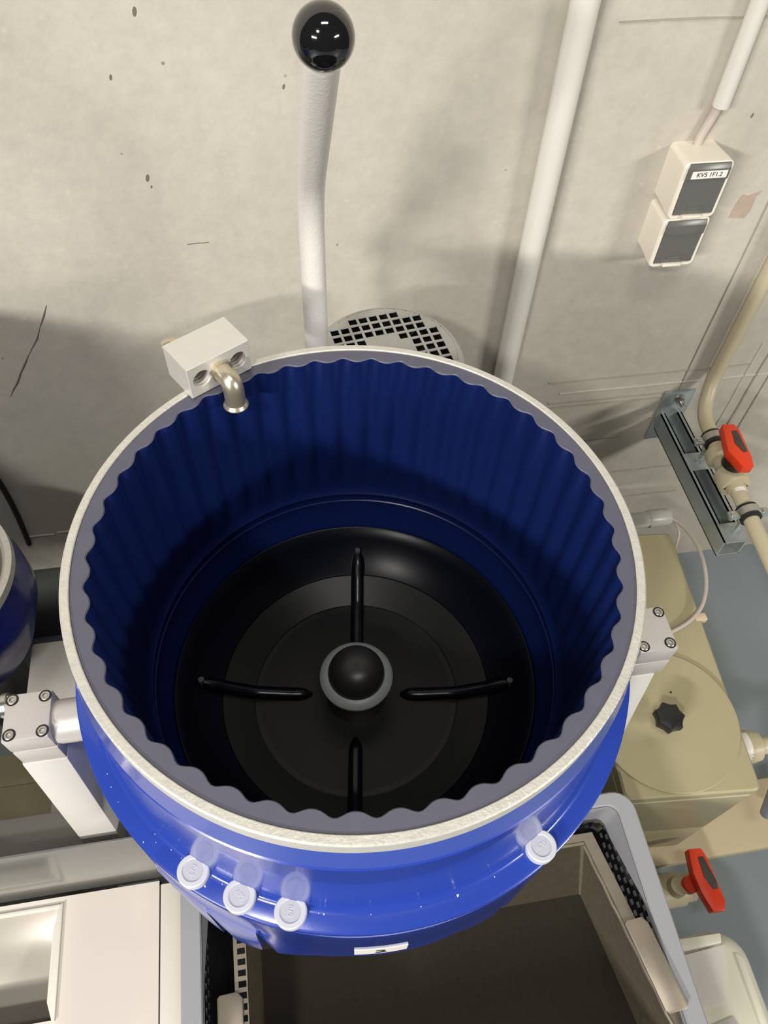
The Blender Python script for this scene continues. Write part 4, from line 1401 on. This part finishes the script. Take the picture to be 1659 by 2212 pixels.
# ------------------------------------------------------------------ grey pipe stub and float cable behind the tank
gp = thing('grey_pipe', 'horizontal grey plastic pipe with end cap lying across the tank back', 'pipe', (0.56, 0.694, 0.40))
GZ, GY = 0.400, 0.697
b = nb(); cyl(b, (0.30, GY, GZ), (0.632, GY, GZ), 0.0142, None, 32); obj('pipe_tube', b, M['pvc_grey'], gp)
b = nb(); sweep(b, [(0.620, GY, GZ), (0.620, GY, GZ), (0.655, GY, GZ), (0.660, GY, GZ)], [0.0142, 0.0158, 0.0158, 0.013], 32); obj('end_cap', b, M['pvc_grey'], gp, 'grey end cap')
fc = thing('float_cable', 'thin pinkish grey cable looping from grey pipe end onto the tank', 'cable', (0.66, 0.58, 0.40))
b = nb()
cp_ = [(0.655, 0.695, 0.402), (0.668, 0.683, 0.404), (0.678, 0.660, 0.405), (0.6835, 0.633, 0.405), (0.6835, 0.603, 0.402), (0.678, 0.572, 0.398), (0.668, 0.545, 0.394), (0.652, 0.520, 0.390), (0.630, 0.503, 0.3865), (0.605, 0.491, 0.3855), (0.56, 0.478, 0.3855)]
def smooth(pts, it=2):
    pts = [Vector(p) for p in pts]
    for _ in range(it):
        q = [pts[0]]
        for a, c in zip(pts[:-1], pts[1:]):
            q += [a.lerp(c, 0.25), a.lerp(c, 0.75)]
        q.append(pts[-1])
        pts = q
    return pts
sweep(b, smooth(cp_), 0.0034, 12)
obj('cable_run', b, M['cable'], fc)
b = nb(); sweep(b, smooth([(0.655, 0.697, 0.398), (0.668, 0.690, 0.395), (0.676, 0.672, 0.385), (0.670, 0.655, 0.36), (0.668, 0.65, 0.30)]), 0.0024, 10)
obj('cable_tail', b, M['cable'], fc)

# black cable low on the left
bc_ = thing('black_cable', 'black cable hanging on the wall at the far left edge', 'cable', (-0.465, WY - 0.006, 0.333))
b = nb(); sweep(b, smooth([(-0.485, WY - 0.005, 0.66), (-0.464, WY - 0.005, 0.56), (-0.459, WY - 0.005, 0.51), (-0.461, WY - 0.005, 0.44), (-0.468, WY - 0.005, 0.37), (-0.472, WY - 0.005, 0.333)]), 0.0046, 12)
obj('cable_run', b, M['rubber'], bc_)

# ------------------------------------------------------------------ small neighbouring drum at the left edge
sd = thing('small_blue_drum', 'smaller navy blue drum with pale rim and lining at left edge', 'machine', (-0.485, 0.577, 0.0))
sx, sy, sz = -0.4875, 0.579, 0.65
b = nb()
lathe(b, [(0.1165, sz - 0.012), (0.1165, sz), (0.1245, sz), (0.1252, sz - 0.012)], sx, sy, 96, closed=True); obj('rim', b, M['rim'], sd, 'pale metal rim')
b = nb()
lathe(b, [(0.1163, sz - 0.004), (0.112, sz - 0.004), (0.108, sz - 0.10), (0.09, sz - 0.15), (0.0, sz - 0.16)], sx, sy, 96); obj('lining', b, M['bowl_in'], sd, 'pale smooth lining')
b = nb()
lathe(b, [(0.118, sz - 0.010), (0.1248, sz - 0.012), (0.1268, sz - 0.050), (0.1285, sz - 0.054), (0.1285, sz - 0.088), (0.10, sz - 0.165), (0.0, sz - 0.165)], sx, sy, 96); obj('shell', b, M['blue_small'], sd)
b = nb(); cyl(b, (sx, sy, 0.0), (sx, sy, sz - 0.163), 0.05, 0.04, 32); obj('pedestal', b, M['dark_grey'], sd)

# unseen second drum, added as the next machine, to shade the left wall
d2 = drum.copy()
C.objects.link(d2)
d2.location = Vector((CX - 0.80, CY, 0.70))
d2['label'] = 'unseen copy of the blue drum, added left of view to shade the wall'
for ch_ in list(drum.children):
    if ch_.name.startswith('number_sticker'):
        continue
    c1 = ch_.copy()
    C.objects.link(c1)
    c1.parent = d2
    for g in list(ch_.children):
        c2 = g.copy()
        C.objects.link(c2)
        c2.parent = c1
bpy.context.view_layer.update()
